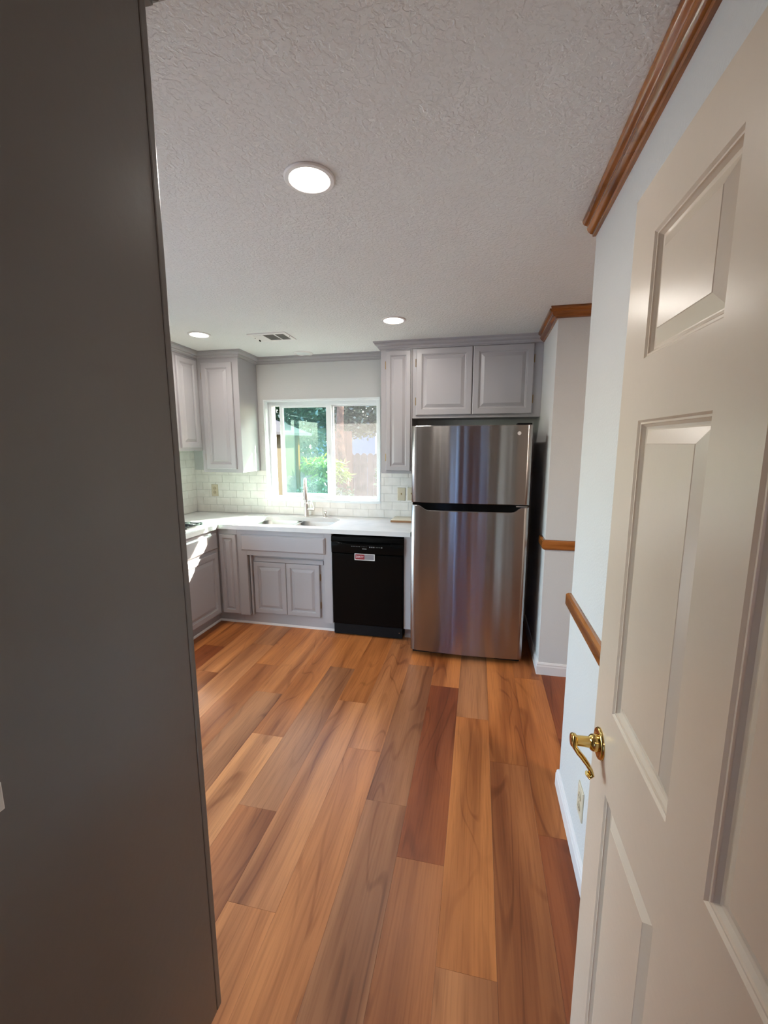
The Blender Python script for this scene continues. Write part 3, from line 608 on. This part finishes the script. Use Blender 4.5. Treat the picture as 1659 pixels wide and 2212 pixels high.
# cooktop
ck = thing('gas_cooktop', 'white gas cooktop with black grates on the left counter', 'cooktop', (-2.52, 2.88, CT))
obj('pan', MB().ring((-2.78, 2.50, CT), (1, 0, 0), (0, 1, 0), (0, 0, 1), 0.53, 0.755, [(0, 0), (0.002, 0.008), (0.012, 0.011), (0.020, 0.008)]), 'whiteplate', ck)
for cx_, cy_ in ((-2.40, 3.09), (-2.66, 3.09), (-2.40, 2.70), (-2.66, 2.70)):
    mb = MB(); gs = 0.105
    for q in (-1, 1):
        mb.box(cx_-gs, cx_+gs, cy_+q*gs-0.006, cy_+q*gs+0.006, CT+0.016, CT+0.028).box(cx_+q*gs-0.006, cx_+q*gs+0.006, cy_-gs, cy_+gs, CT+0.016, CT+0.028)
        for r_ in (-1, 1): mb.box(cx_+q*gs-0.010, cx_+q*gs+0.010, cy_+r_*gs-0.010, cy_+r_*gs+0.010, CT+0.008, CT+0.032)
        mb.box(min(cx_+q*0.03, cx_+q*gs), max(cx_+q*0.03, cx_+q*gs), cy_-0.006, cy_+0.006, CT+0.018, CT+0.034).box(cx_-0.006, cx_+0.006, min(cy_+q*0.03, cy_+q*gs), max(cy_+q*0.03, cy_+q*gs), CT+0.018, CT+0.034)
    obj('grate', mb, 'iron', ck, bevel=0.002)
    obj('burner', MB().lathe((cx_, cy_, CT+0.008), (0, 0, 1), [(0.045, 0), (0.045, 0.006), (0.032, 0.008), (0.032, 0.015), (0.026, 0.018)], 24), 'iron', ck)

# ================================================================ DISHWASHER
dx0, dx1, dy = -1.162, -0.563, 3.286
dw = thing('dishwasher', 'glossy black dishwasher between the sink cabinet and refrigerator', 'dishwasher', ((dx0+dx1)/2, 3.5, 0))
obj('body', MB().box(dx0+0.004, dx1-0.004, 3.345, 3.88, 0.02, 0.868), 'matteblack', dw)
obj('door', MB().ring((dx0, 3.344, 0.105), PX, (0, 0, 1), NY, dx1-dx0, 0.612, [(0, 0), (0, 0.050), (0.004, 0.056), (0.010, 0.058)]), 'black', dw)
# control panel, slightly bulged with a shallow grip pocket
mb = MB(); vs = []; fs = []; cols = 14
prof = [(3.344, 0.719), (3.290, 0.719), (3.284, 0.724), (3.281, 0.770), (3.281, 0.800), (3.283, 0.812), (3.278, 0.822), (3.282, 0.852), (3.290, 0.861), (3.344, 0.861)]
for i in range(cols+1):
    u = i/cols; x = dx0+(dx1-dx0)*u; bul = 0.010*(1-(2*u-1)**2)
    for j, (y, z) in enumerate(prof):
        yy = y
        if 1 < j < len(prof)-1: yy = y-bul*(1 if j < 6 else 0.6)
        if j == 5: yy = y+0.012*math.exp(-((u-0.5)*3.2)**2)
        vs.append((x, yy, z))
n = len(prof)
for i in range(cols):
    for j in range(n): k = (j+1) % n; fs.append((i*n+j, i*n+k, (i+1)*n+k, (i+1)*n+j))
fs.append(tuple(range(n))); fs.append(tuple(range(cols*n, cols*n+n))[::-1]); mb.add(vs, fs)
cp = obj('control_panel', mb, 'black', dw, smooth=True, angle=30)
mb = MB()
def mark(x, z, w_, h_, y=3.2705): mb.box(x, x+w_, y-0.0005, y+0.006, z, z+h_)
for i in range(6): mark(-0.988+i*0.0135, 0.781, 0.007, 0.004)
for i in range(4): mark(-0.900+i*0.012, 0.782, 0.004, 0.003)
for i in range(3): mark(-0.838+i*0.0165, 0.778, 0.011, 0.008)
for i in range(3): mark(-0.783+i*0.013, 0.780, 0.007, 0.003)
mark(-0.742, 0.777, 0.012, 0.008, 3.2725)
mark(-0.896, 0.762, 0.036, 0.007)
bmk = obj('button_marks', mb, 'mark', cp); bmk['label'] = 'row of faint grey buttons and lettering'; bmk['kind'] = 'stuff'
obj('toe_panel', MB().box(dx0+0.006, dx1-0.006, 3.300, 3.344, 0.012, 0.100), 'matteblack', dw, bevel=0.002)
obj('screw', MB().lathe((-0.595, 3.300, 0.060), (0, -1, 0), [(0.004, 0), (0.004, 0.002)], 10), 'nickel', dw)
# DIRTY magnet
mx0, mx1, mz0, mz1, my = -0.964, -0.795, 0.667, 0.722, dy
mg = thing('dishwasher_magnet', 'red and grey sliding sign reading DIRTY on the dishwasher door', 'sign', ((mx0+mx1)/2, my, mz0))
mb = MB().box(mx0, mx1, my-0.003, my, mz0, mz1); obj('backing', mb, 'slider', mg)
q = 0.006
obj('frame', MB().box(mx0, mx1, my-0.005, my-0.003, mz0, mz0+q).box(mx0, mx1, my-0.005, my-0.003, mz1-q, mz1).box(mx0, mx0+q, my-0.005, my-0.003, mz0+q, mz1-q).box(mx1-q, mx1, my-0.005, my-0.003, mz0+q, mz1-q), 'whiteplate', mg)
rs = obj('red_slider', MB().box(mx0+q, mx0+0.083, my-0.0045, my-0.003, mz0+q, mz1-q), 'red', mg)
tc = bpy.data.curves.new('letters', 'FONT'); tc.body = 'DIRTY'; tc.size = 0.023; tc.extrude = 0.0003; tc.align_x = 'CENTER'; tc.align_y = 'CENTER'; tc.offset = 0.0004
to = bpy.data.objects.new('tmp_letters', tc); COL.objects.link(to); bpy.context.view_layer.update()
me = bpy.data.meshes.new_from_object(to); bpy.data.objects.remove(to); me.transform(Matrix.Rotation(R(90), 4, 'X')); me.materials.clear(); me.materials.append(M['letter'])
lo = bpy.data.objects.new('lettering', me); COL.objects.link(lo); lo.parent = rs; lo.location = Vector((mx0+0.0445, my-0.0050, (mz0+mz1)/2))-wloc(rs)

# ================================================================ REFRIGERATOR
rx0, rx1, ry = -0.467, 0.349, 3.072
fr = thing('refrigerator', 'stainless steel top freezer refrigerator with black sides', 'refrigerator', ((rx0+rx1)/2, 3.45, 0))
obj('body', MB().box(rx0+0.006, rx1-0.006, 3.150, 3.86, 0.045, 1.700), 'matteblack', fr, bevel=0.004)
def bow(x, y0=ry, amt=0.020):
    u = (x-rx0)/(rx1-rx0)*2-1; return y0-amt*(1-u*u)
def curved_door(z0f, z1f, name, parent, ed=0.010):
    """bowed door front; z0f/z1f(u) give its lower and upper edge"""
    mb = MB(); cols = 48; vs = []; fs = []
    for i in range(cols+1):
        t_ = i/cols; x = rx0+(rx1-rx0)*t_; y = bow(x)
        e = min(t_, 1-t_)*(rx1-rx0)
        if e < ed: y += (ed-math.sqrt(max(ed*ed-(ed-e)**2, 0)))
        z0_, z1_ = z0f(t_), z1f(t_); yb2 = 3.146
        vs += [(x, yb2, z0_), (x, y+0.004, z0_), (x, y, z0_+0.004), (x, y, z1_-0.004), (x, y+0.004, z1_), (x, yb2, z1_)]
    for i in range(cols):
        for j in range(6): k = (j+1) % 6; fs.append((i*6+j, i*6+k, i*6+6+k, i*6+6+j))
    fs.append(tuple(range(6))); fs.append(tuple(range(cols*6, cols*6+6))[::-1]); mb.add(vs, fs)
    return obj(name, mb, 'stainless', parent, smooth=True, angle=40)
def ss(a_, b_, x): x = min(max((x-a_)/(b_-a_), 0), 1); return x*x*(3-2*x)
curved_door(lambda t_: 1.184, lambda t_: 1.728, 'freezer_door', fr)
lower_top = lambda t_: 1.166-0.036*(ss(0.055, 0.15, t_)-ss(0.86, 0.945, t_))
ld = curved_door(lambda t_: 0.045, lower_top, 'lower_door', fr)
obj('grip_recess', MB().box(rx0+0.008, rx1-0.008, ry+0.006, 3.149, 1.120, 1.184), 'black', fr)
obj('hinge_cover', MB().box(rx1-0.10, rx1-0.004, 3.09, 3.20, 1.7285, 1.740), 'matteblack', fr, bevel=0.004)
obj('middle_hinge', MB().box(rx1-0.085, rx1-0.010, ry+0.003, ry+0.02, 1.169, 1.175), 'nickel', fr)
obj('toe_grille', MB().box(rx0+0.01, rx1-0.01, 3.13, 3.149, 0.006, 0.050), 'matteblack', fr)
for x in (rx0+0.05, rx1-0.05): obj('foot', MB().lathe((x, 3.17, 0), (0, 0, 1), [(0.018, 0), (0.018, 0.02), (0.008, 0.022), (0.008, 0.046)], 12), 'matteblack', fr)
bx = 0.262; obj('badge', MB().lathe((bx, bow(bx)+0.001, 1.672), (0, -1, 0), [(0.0125, 0), (0.0125, 0.0025), (0.011, 0.003), (0.0105, 0.0022), (0.008, 0.0025)], 24), 'whiteplate', fr, smooth=True)

# ================================================================ WALL PLATES
def plate(name, label, cat, cx_, z0, kind, group, wall='back', w_=0.074, h_=0.120):
    if wall == 'back': o_, ux, n_ = Vector((cx_-w_/2, YB-0.0072, z0)), Vector((1, 0, 0)), Vector((0, -1, 0))
    else: o_, ux, n_ = Vector((XR, cx_-w_/2, z0)), Vector((0, 1, 0)), Vector((-1, 0, 0))
    p = thing(name, label, cat, o_+ux*w_/2, group)
    obj('plate', MB().ring(o_, ux, (0, 0, 1), n_, w_, h_, [(0, 0), (0, 0.003), (0.003, 0.0055), (0.006, 0.006)]), 'ivory', p)
    c_ = o_+ux*w_/2
    if kind == 'outlet':
        for z in (h_*0.33, h_*0.67):
            s_ = obj('socket', MB().lathe(c_+Vector((0, 0, z))+n_*0.0058, n_, [(0.0165, 0), (0.0165, 0.002), (0.0145, 0.003)], 20), mat('socket_face', (0.50, 0.41, 0.28), 0.4), p)
            mb = MB(); q_ = c_+Vector((0, 0, z))+n_*0.0086
            for e in (-0.006, 0.006):
                a_ = q_+ux*e; pts = [a_-ux*0.001-Vector((0, 0, .004)), a_+ux*0.001-Vector((0, 0, .004)), a_+ux*0.001+Vector((0, 0, .004)), a_-ux*0.001+Vector((0, 0, .004))]
                mb.add(pts+[x+n_*0.0006 for x in pts], [(3, 2, 1, 0), (4, 5, 6, 7), (0, 1, 5, 4), (1, 2, 6, 5), (2, 3, 7, 6), (3, 0, 4, 7)])
            obj('slots', mb, 'dark', s_)
    elif kind == 'switch':
        a_ = c_+Vector((0, 0, h_/2-0.006))+n_*0.005; pts = [a_-ux*0.004, a_+ux*0.004, a_+ux*0.004+Vector((0, 0, .014)), a_-ux*0.004+Vector((0, 0, .014))]
        obj('toggle', MB().add(pts+[x+n_*0.009+Vector((0, 0, .004)) for x in pts], [(3, 2, 1, 0), (4, 5, 6, 7), (0, 1, 5, 4), (1, 2, 6, 5), (2, 3, 7, 6), (3, 0, 4, 7)]), 'hinge', p)
    return p
plate('wall_outlet', 'ivory double outlet on the tiles left of the window', 'outlet', -2.618, 1.078, 'outlet', 'ivory wall plates')
plate('wall_switch', 'ivory toggle switch on the tiles right of the window', 'switch', -0.688, 1.082, 'switch', 'ivory wall plates')
plate('wall_switch', 'ivory switch plate half hidden by the left refrigerator edge', 'switch', -0.594, 1.086, 'switch', 'ivory wall plates')
plate('wall_outlet', 'ivory outlet low on the wall beside the open door edge', 'outlet', 1.553, 0.215, 'outlet', 'ivory wall plates', wall='right')

# ================================================================ CEILING FIXTURES
def on_ceiling(o, x, y): o.location = (x, y, ceil_z(y)); o.rotation_euler = (-SLOPE, 0, 0)
lens_on = mat('lamp_lens_on', (1, 1, 1), 0.5, emit=((1.0, 0.90, 0.76), 9.0))
def downlight(x, y, label, on=True, r_=0.084):
    t_ = thing('ceiling_light', label, 'light', (0, 0, 0), 'round recessed ceiling lights')
    obj('trim_ring', MB().lathe((0, 0, 0), (0, 0, -1), [(r_, 0), (r_, 0.003), (r_-0.004, 0.007), (r_-0.016, 0.008), (r_-0.020, 0.004), (r_-0.020, 0)], 48), 'lamptrim', t_, smooth=True)
    obj('lens', MB().lathe((0, 0, 0), (0, 0, -1), [(r_-0.0185, 0.004), (r_-0.0185, 0.0055)], 40), lens_on if on else 'lampoff', t_)
    on_ceiling(t_, x, y)
    if on:
        al = bpy.data.lights.new('downlight', 'AREA'); al.shape = 'DISK'; al.size = 2*(r_-0.022); al.energy = LAMP_POWER; al.color = LAMP_COLOR
        lo_ = bpy.data.objects.new('downlight', al); COL.objects.link(lo_); lo_.parent = t_; lo_.location = (0, 0, -0.012)
downlight(-0.574, 1.487, 'bright round ceiling light nearest the camera')
downlight(-0.591, 3.018, 'lit round ceiling light in front of the refrigerator cabinet')
downlight(-2.105, 3.066, 'lit round ceiling light at the left near the corner cabinets')
downlight(-1.569, 3.802, 'unlit round ceiling light above the window', on=False)
downlight(-2.105, 1.487, 'unseen round ceiling light added behind the dark panel')  # unseen extra light, added to continue the grid and brighten the left
# register
v = thing('ceiling_vent', 'white ceiling air vent between the two small lit lights', 'vent')
vx0, vx1, vy0, vy1 = -0.155, 0.155, -0.108, 0.108
obj('frame', MB().box(vx0, vx1, vy0, vy0+0.034, -0.006, 0).box(vx0, vx1, vy1-0.028, vy1, -0.006, 0).box(vx0, vx0+0.03, vy0+0.034, vy1-0.028, -0.006, 0).box(vx1-0.03, vx1, vy0+0.034, vy1-0.028, -0.006, 0).box(-0.055, -0.045, vy0+0.034, vy1-0.028, -0.006, 0).box(0.045, 0.055, vy0+0.034, vy1-0.028, -0.006, 0), 'lamptrim', v)
obj('backing', MB().box(vx0+0.031, vx1-0.031, vy0+0.035, vy1-0.029, -0.0015, -0.0005), mat('vent_shadow', (0.075, 0.068, 0.060), 0.8), v)
for s0, s1 in ((-0.125, -0.055), (-0.045, 0.045), (0.055, 0.125)):
    for i in range(9):
        y = vy0+0.040+i*0.0166
        closed = s0 < -0.1
        dy_ = 0.0155 if closed else 0.0045
        obj('slat', MB().box(s0, s1, y, y+dy_, -0.0050 if not closed else -0.0055, -0.0025), 'lamptrim' if closed else mat('vent_slat', (0.30, 0.28, 0.25), 0.5) if i == 0 else ('lamptrim' if closed else bpy.data.materials['vent_slat']), v)
for x in (vx0+0.012, vx1-0.012): obj('screw', MB().lathe((x, 0, -0.006), (0, 0, -1), [(0.004, 0), (0.004, 0.0015)], 10), 'dark', v)
obj('damper_lever', MB().box(vx0+0.020, vx0+0.024, 0.045, 0.070, -0.016, -0.006), 'dark', v)
on_ceiling(v, -1.590, 3.237)

# ================================================================ PANEL DOOR
DX, DT, DY1, DYH = 0.271, 0.035, 0.953, 0.140
dr = struct(thing('door_1', 'cream six panel door standing open at the right', None, (DX+DT/2, (DY1+DYH)/2, 0.012)))
Z = [0.012, 0.250, 0.905, 1.082, 1.645, 1.749, 1.950, 2.043]     # bottom, panel edges, top
cols_ = [(0.598, 0.848), (0.243, 0.492)]
mb = MB(); xa, xb = DX, DX+DT
for (y0, y1) in ((DYH, 0.243), (0.492, 0.598), (0.848, DY1)): mb.box(xa, xb, y0, y1, Z[0], Z[7])
for (y0, y1) in cols_:
    for (z0_, z1_) in ((Z[0], Z[1]), (Z[2], Z[3]), (Z[4], Z[5]), (Z[6], Z[7])): mb.box(xa, xb, y0, y1, z0_, z1_)
bmf = obj('stiles_and_rails', mb, 'door', dr)
bm = bmesh.new(); bm.from_mesh(bmf.data); bmesh.ops.remove_doubles(bm, verts=bm.verts, dist=1e-5); bm.to_mesh(bmf.data); bm.free()
PST = [(0, 0.0), (0.0035, -0.0035), (0.0065, -0.0035), (0.0075, -0.006), (0.0115, -0.0105), (0.0155, -0.0115), (0.0175, -0.0115), (0.0395, -0.0030), (0.0405, -0.0022)]
for (y0, y1) in cols_:
    for (z0_, z1_) in ((Z[1], Z[2]), (Z[3], Z[4]), (Z[5], Z[6])):
        mb = MB().ring((xa, y0, z0_), (0, 1, 0), (0, 0, 1), (-1, 0, 0), y1-y0, z1_-z0_, PST, back=False)
        mb.ring((xb, y0, z0_), (0, 1, 0), (0, 0, 1), (1, 0, 0), y1-y0, z1_-z0_, PST, back=False)
        obj('panel', mb, 'door', dr)
# lever handle
hy, hz = 0.902, 0.978
h = obj('handle', MB().lathe((DX-0.001, hy, hz), (-1, 0, 0), [(0.0175, 0.004), (0.0175, 0.013), (0.0165, 0.017), (0.0150, 0.019), (0.0115, 0.0215), (0.0105, 0.045), (0.0115, 0.048)], 28), 'brass', dr, smooth=True, angle=50)
h['label'] = 'polished brass curved lever handle'
obj('rosette', MB().lathe((DX, hy, hz), (-1, 0, 0), [(0.0325, 0), (0.0325, 0.003), (0.0305, 0.006), (0.027, 0.0065), (0.0225, 0.004), (0.019, 0.0045)], 40), 'brass', h, smooth=True, angle=60)
# lever: leaves the neck and runs downwards in an S curve, curling at the tip (turned down at rest as in the photo)
hx = DX-0.053
lev = [(hx, hy+0.004, hz+0.010), (hx-0.001, hy-0.001, hz-0.003), (hx+0.002, hy-0.005, hz-0.012), (hx+0.009, hy-0.011, hz-0.020), (hx+0.017, hy-0.019, hz-0.026), (hx+0.024, hy-0.027, hz-0.033), (hx+0.029, hy-0.033, hz-0.040), (hx+0.029, hy-0.037, hz-0.047), (hx+0.024, hy-0.038, hz-0.049), (hx+0.020, hy-0.037, hz-0.045)]
mb = MB().tube(lev, [0.011, 0.0115, 0.0095, 0.0085, 0.0082, 0.0082, 0.0085, 0.0085, 0.0075, 0.006], 16, flat=(1.5, 0.55, (0, 1, 0)))
mb.lathe((hx+0.006, hy, hz), (-1, 0, 0), [(0.0115, 0), (0.0145, 0.003), (0.0145, 0.009), (0.012, 0.012)], 24)
obj('lever', mb, 'brass', h, smooth=True, angle=50)
obj('latch_plate', MB().box(xa+0.005, xb-0.005, DY1, DY1+0.0012, hz-0.028, hz+0.028), 'brass', dr)
# door lining by the hinge
struct(obj('door_frame', MB().box(0.310, 0.335, YN-0.12, YN, 0, 2.075).box(-0.52, -0.50, YN-0.12, YN, 0, 2.075).box(-0.50, 0.310, YN-0.12, YN, 2.050, 2.075), 'trim'))
# unseen lamp added behind the camera to light the entry
hl = thing('hall_fill_light', 'unseen round ceiling light added in the entry behind the camera', 'light')
obj('lens', MB().lathe((0, 0, 0), (0, 0, -1), [(0.09, 0), (0.09, 0.012), (0.07, 0.02)], 32), 'lampoff', hl); on_ceiling(hl, 0.1, -1.5)
al = bpy.data.lights.new('hall_fill_lamp', 'AREA'); al.shape = 'DISK'; al.size = 0.15; al.energy = HALL_POWER; al.color = (1.0, 0.78, 0.58)
lo_ = bpy.data.objects.new('hall_fill_lamp', al); COL.objects.link(lo_); lo_.parent = hl; lo_.location = (0, 0, -0.03)

sl_ = thing('side_room_fill_light', 'unseen round ceiling light added in the room beyond the opening at the right', 'light')  # added lamp, unseen: brightens the alcove wall and the refrigerator's reflection
obj('lens', MB().lathe((0, 0, 0), (0, 0, -1), [(0.09, 0), (0.09, 0.012), (0.07, 0.02)], 32), 'lampoff', sl_); on_ceiling(sl_, 1.2, 1.5)
al = bpy.data.lights.new('side_room_fill_lamp', 'AREA'); al.shape = 'DISK'; al.size = 0.15; al.energy = 4.0; al.color = (1.0, 0.84, 0.70)
lo_ = bpy.data.objects.new('side_room_fill_lamp', al); COL.objects.link(lo_); lo_.parent = sl_; lo_.location = (0, 0, -0.03)

# ================================================================ OUTSIDE
struct(obj('garden_ground', MB().box(-14, 10, 4.06, 26, -0.35, -0.15), 'mulch'), 'brown mulch ground of the garden')
struct(obj('bounce_patio_ground', MB().box(-14, 10, -14, 4.055, -0.35, -0.15), mat('concrete', (0.40, 0.385, 0.365), 0.9)))  # unseen pale concrete, added to bounce sunlight up to the ceiling
struct(obj('roof_eave', MB().box(-5, 3, 4.06, 4.55, 2.27, 2.40).box(-5, 3, -3.2, 4.55, 2.64, 2.70), 'trim'))
# board fence
fc = thing('board_fence', 'weathered vertical board fence behind the right window pane', 'fence', (-2.4, 9.05, -0.15))
x = -6.6; bme = None
while x < 0.2:
    if bme is None:
        b_ = obj('board', MB().ring((0, 0, 0), (1, 0, 0), (0, 0, 1), (0, -1, 0), 0.135, 1.50, [(0, 0), (0, 0.016), (0.002, 0.018)]).add([(0, 0, 1.50), (0.135, 0, 1.50), (0.095, 0, 1.545), (0.04, 0, 1.545), (0, -0.018, 1.50), (0.135, -0.018, 1.50), (0.095, -0.018, 1.545), (0.04, -0.018, 1.545)], [(0, 1, 2, 3), (7, 6, 5, 4), (1, 5, 6, 2), (2, 6, 7, 3), (3, 7, 4, 0)]), 'fence', fc); bme = b_
    else: b_ = bme.copy(); COL.objects.link(b_)
    b_.location = Vector((x, 9.05+random.uniform(0, .006), -0.15)); x += 0.142
obj('fence_rail', MB().box(-6.6, 0.2, 9.06, 9.10, 0.25, 0.34), 'fence', fc); obj('fence_rail', MB().box(-6.6, 0.2, 9.06, 9.10, 1.1, 1.19), 'fence', fc)
# taller brown gate section left of the trunk
gt_ = thing('garden_gate', 'tall reddish brown gate section behind the tree trunk', 'gate', (-2.85, 8.9, -0.15))
for i in range(3): obj('board', MB().box(-3.0+i*0.125, -2.88+i*0.125, 8.86, 8.89, -0.15, 1.86+0), 'fencered', gt_)
# neighbour
nb = thing('neighbour_house', 'pale blue house wall seen over the fence', 'house', (-3.0, 14, -0.15))
obj('wall', MB().box(-5.6, 0.5, 14.0, 15.5, -0.15, 2.35), 'bluehouse', nb); obj('roof', MB().box(-5.9, 0.8, 13.7, 15.8, 2.35, 2.45), 'roof', nb)
obj('corner_board', MB().box(-3.35, -3.25, 13.97, 14.0, -0.15, 2.35), 'vinyl', nb)
# shed at the left
sh = thing('garden_shed', 'tan shed corner with a sloping grey eave in the left pane', 'shed', (-3.1, 6.4, -0.15))
obj('wall', MB().box(-4.4, -3.06, 5.9, 7.0, -0.15, 1.76), 'stucco', sh)
mb = MB(); vs = []
for y in (5.65, 7.2):
    vs += [(-4.4, y, 2.34), (-2.86, y, 1.775), (-2.86, y, 1.735), (-4.4, y, 2.29)]
mb.add(vs, [(0, 1, 2, 3), (7, 6, 5, 4), (0, 4, 5, 1), (1, 5, 6, 2), (2, 6, 7, 3), (3, 7, 4, 0)]); obj('roof', mb, 'roof', sh)
obj('corner_post', MB().box(-3.059, -3.01, 6.93, 7.0, -0.15, 1.74), 'orangepost', sh)
obj('corner_post', MB().box(-3.059, -3.02, 5.9, 5.97, -0.15, 1.74), 'stucco', sh)

def leaves(mb, c_, rad, n_, size, shell=0.55, droop=0.0, narrow=0.45):
    c_ = Vector(c_)
    for _ in range(n_):
        d = Vector((random.gauss(0, 1), random.gauss(0, 1), random.gauss(0, 1))).normalized(); r_ = shell+(1-shell)*random.random()
        p = c_+Vector((d.x*rad[0], d.y*rad[1], d.z*rad[2]))*r_
        t_ = Vector((random.gauss(0, 1), random.gauss(0, 1), random.gauss(0, 0.6)-droop)).normalized(); s_ = t_.orthogonal().normalized()
        s_ = (Matrix.Rotation(random.uniform(0, 6.28), 3, t_) @ s_)*size*narrow*0.5; L_ = t_*size*random.uniform(0.7, 1.3)
        mb.add([p, p+L_*0.45+s_, p+L_, p+L_*0.45-s_], [(0, 1, 2, 3)])
def plant(name, label, cat, base, blobs, leafm, trunk=None, size=0.09, group=None, stems=True, barkm='bark', **kw):
    t_ = thing(name, label, cat, base, group)
    mb = MB()
    for (c_, rad, n_) in blobs: leaves(mb, c_, rad, n_, size, **kw)
    o_ = obj('foliage', mb, leafm, t_); o_['kind'] = 'stuff'
    if trunk: obj('trunk', MB().tube(trunk[0], trunk[1], 12), barkm, t_, smooth=True)
    elif stems:
        mb = MB()
        for (c_, rad, n_) in blobs[:4]: mb.tube([base, ((base[0]+c_[0])/2, (base[1]+c_[1])/2, c_[2]*0.5+base[2]*0.5), c_], [0.02, 0.012, 0.006], 6)
        obj('stem', mb, barkm, t_)
    return t_
TG = 'trees behind the fence'
plant('garden_tree', 'dark leafy tree filling the top of the left pane', 'tree', (-4.6, 10.2, -0.15), [((-4.3, 10.0, 2.6), (1.5, 0.8, 1.5), 9000), ((-3.6, 9.7, 3.0), (1.0, 0.6, 1.2), 4500), ((-5.2, 10.3, 1.9), (1.2, 0.7, 1.2), 4000)], 'leafdark', ([(-4.6, 10.2, -0.15), (-4.5, 10.1, 1.2), (-4.3, 10.0, 2.4)], [0.16, 0.13, 0.07]), 0.13, TG)
plant('garden_tree', 'sunlit grey green tree filling the top of the right pane', 'tree', (-1.9, 10.4, -0.15), [((-2.6, 9.6, 2.55), (1.0, 0.6, 0.85), 7000), ((-1.7, 9.7, 2.9), (1.0, 0.6, 1.1), 5000)], 'leafmid', ([(-1.9, 10.4, -0.15), (-2.0, 10.2, 1.5), (-2.3, 9.8, 2.5)], [0.14, 0.11, 0.06]), 0.12, TG)
plant('garden_tree', 'unseen wide dark tree added right of the window view to block sky glare', 'tree', (3.0, 10.5, -0.15), [((1.2, 9.9, 2.2), (1.6, 0.6, 2.2), 5000), ((3.6, 10.2, 2.3), (1.8, 0.7, 2.4), 6000), ((6.2, 10.2, 2.3), (1.8, 0.7, 2.4), 5000)], 'leafdark', ([(3.0, 10.5, -0.15), (3.2, 10.4, 1.2), (3.5, 10.3, 2.4)], [0.16, 0.13, 0.07]), 0.2, TG)  # out of view, added to cut low sky glare through the window
# reddish trunk with ivy at its foot
plant('trunk_tree', 'reddish peeling tree trunk with ivy at its foot', 'tree', (-2.54, 8.1, -0.15), [((-2.52, 8.05, 0.38), (0.18, 0.18, 0.42), 900), ((-2.35, 8.0, 0.02), (0.3, 0.2, 0.2), 500)], 'leafshrub', ([(-2.45, 8.1, -0.2), (-2.54, 8.1, 0.43), (-2.56, 8.1, 1.07), (-2.64, 8.1, 1.6), (-2.62, 8.1, 2.45), (-2.45, 8.2, 3.3)], [0.14, 0.09, 0.08, 0.075, 0.064, 0.043]), 0.065)
plant('lime_fern', 'bright lime green fern in the left pane', 'fern', (-2.72, 7.3, -0.15), [((-2.72, 7.3, 1.22), (0.42, 0.3, 0.16), 900), ((-2.55, 7.25, 1.08), (0.36, 0.25, 0.14), 500)], 'leaflime', None, 0.14, narrow=0.22, droop=0.5)
plant('garden_shrub', 'blue green bush filling the bottom of the left pane', 'bush', (-2.75, 6.7, -0.15), [((-2.55, 6.7, 0.62), (0.42, 0.35, 0.42), 3500), ((-2.20, 6.9, 0.35), (0.35, 0.3, 0.45), 1800)], 'leafshrub', None, 0.075, 'garden bushes')
plant('garden_shrub', 'small sunlit bush at the lower right of the window', 'bush', (-1.72, 7.4, -0.15), [((-1.78, 7.4, 0.42), (0.34, 0.25, 0.26), 1200)], 'leafshrub', None, 0.085, 'garden bushes')
plant('garden_shrub', 'leafy branch at the right edge of the right pane', 'bush', (-1.45, 7.0, -0.15), [((-1.50, 7.0, 1.05), (0.16, 0.2, 0.26), 500)], 'leafshrub', None, 0.085, 'garden bushes')
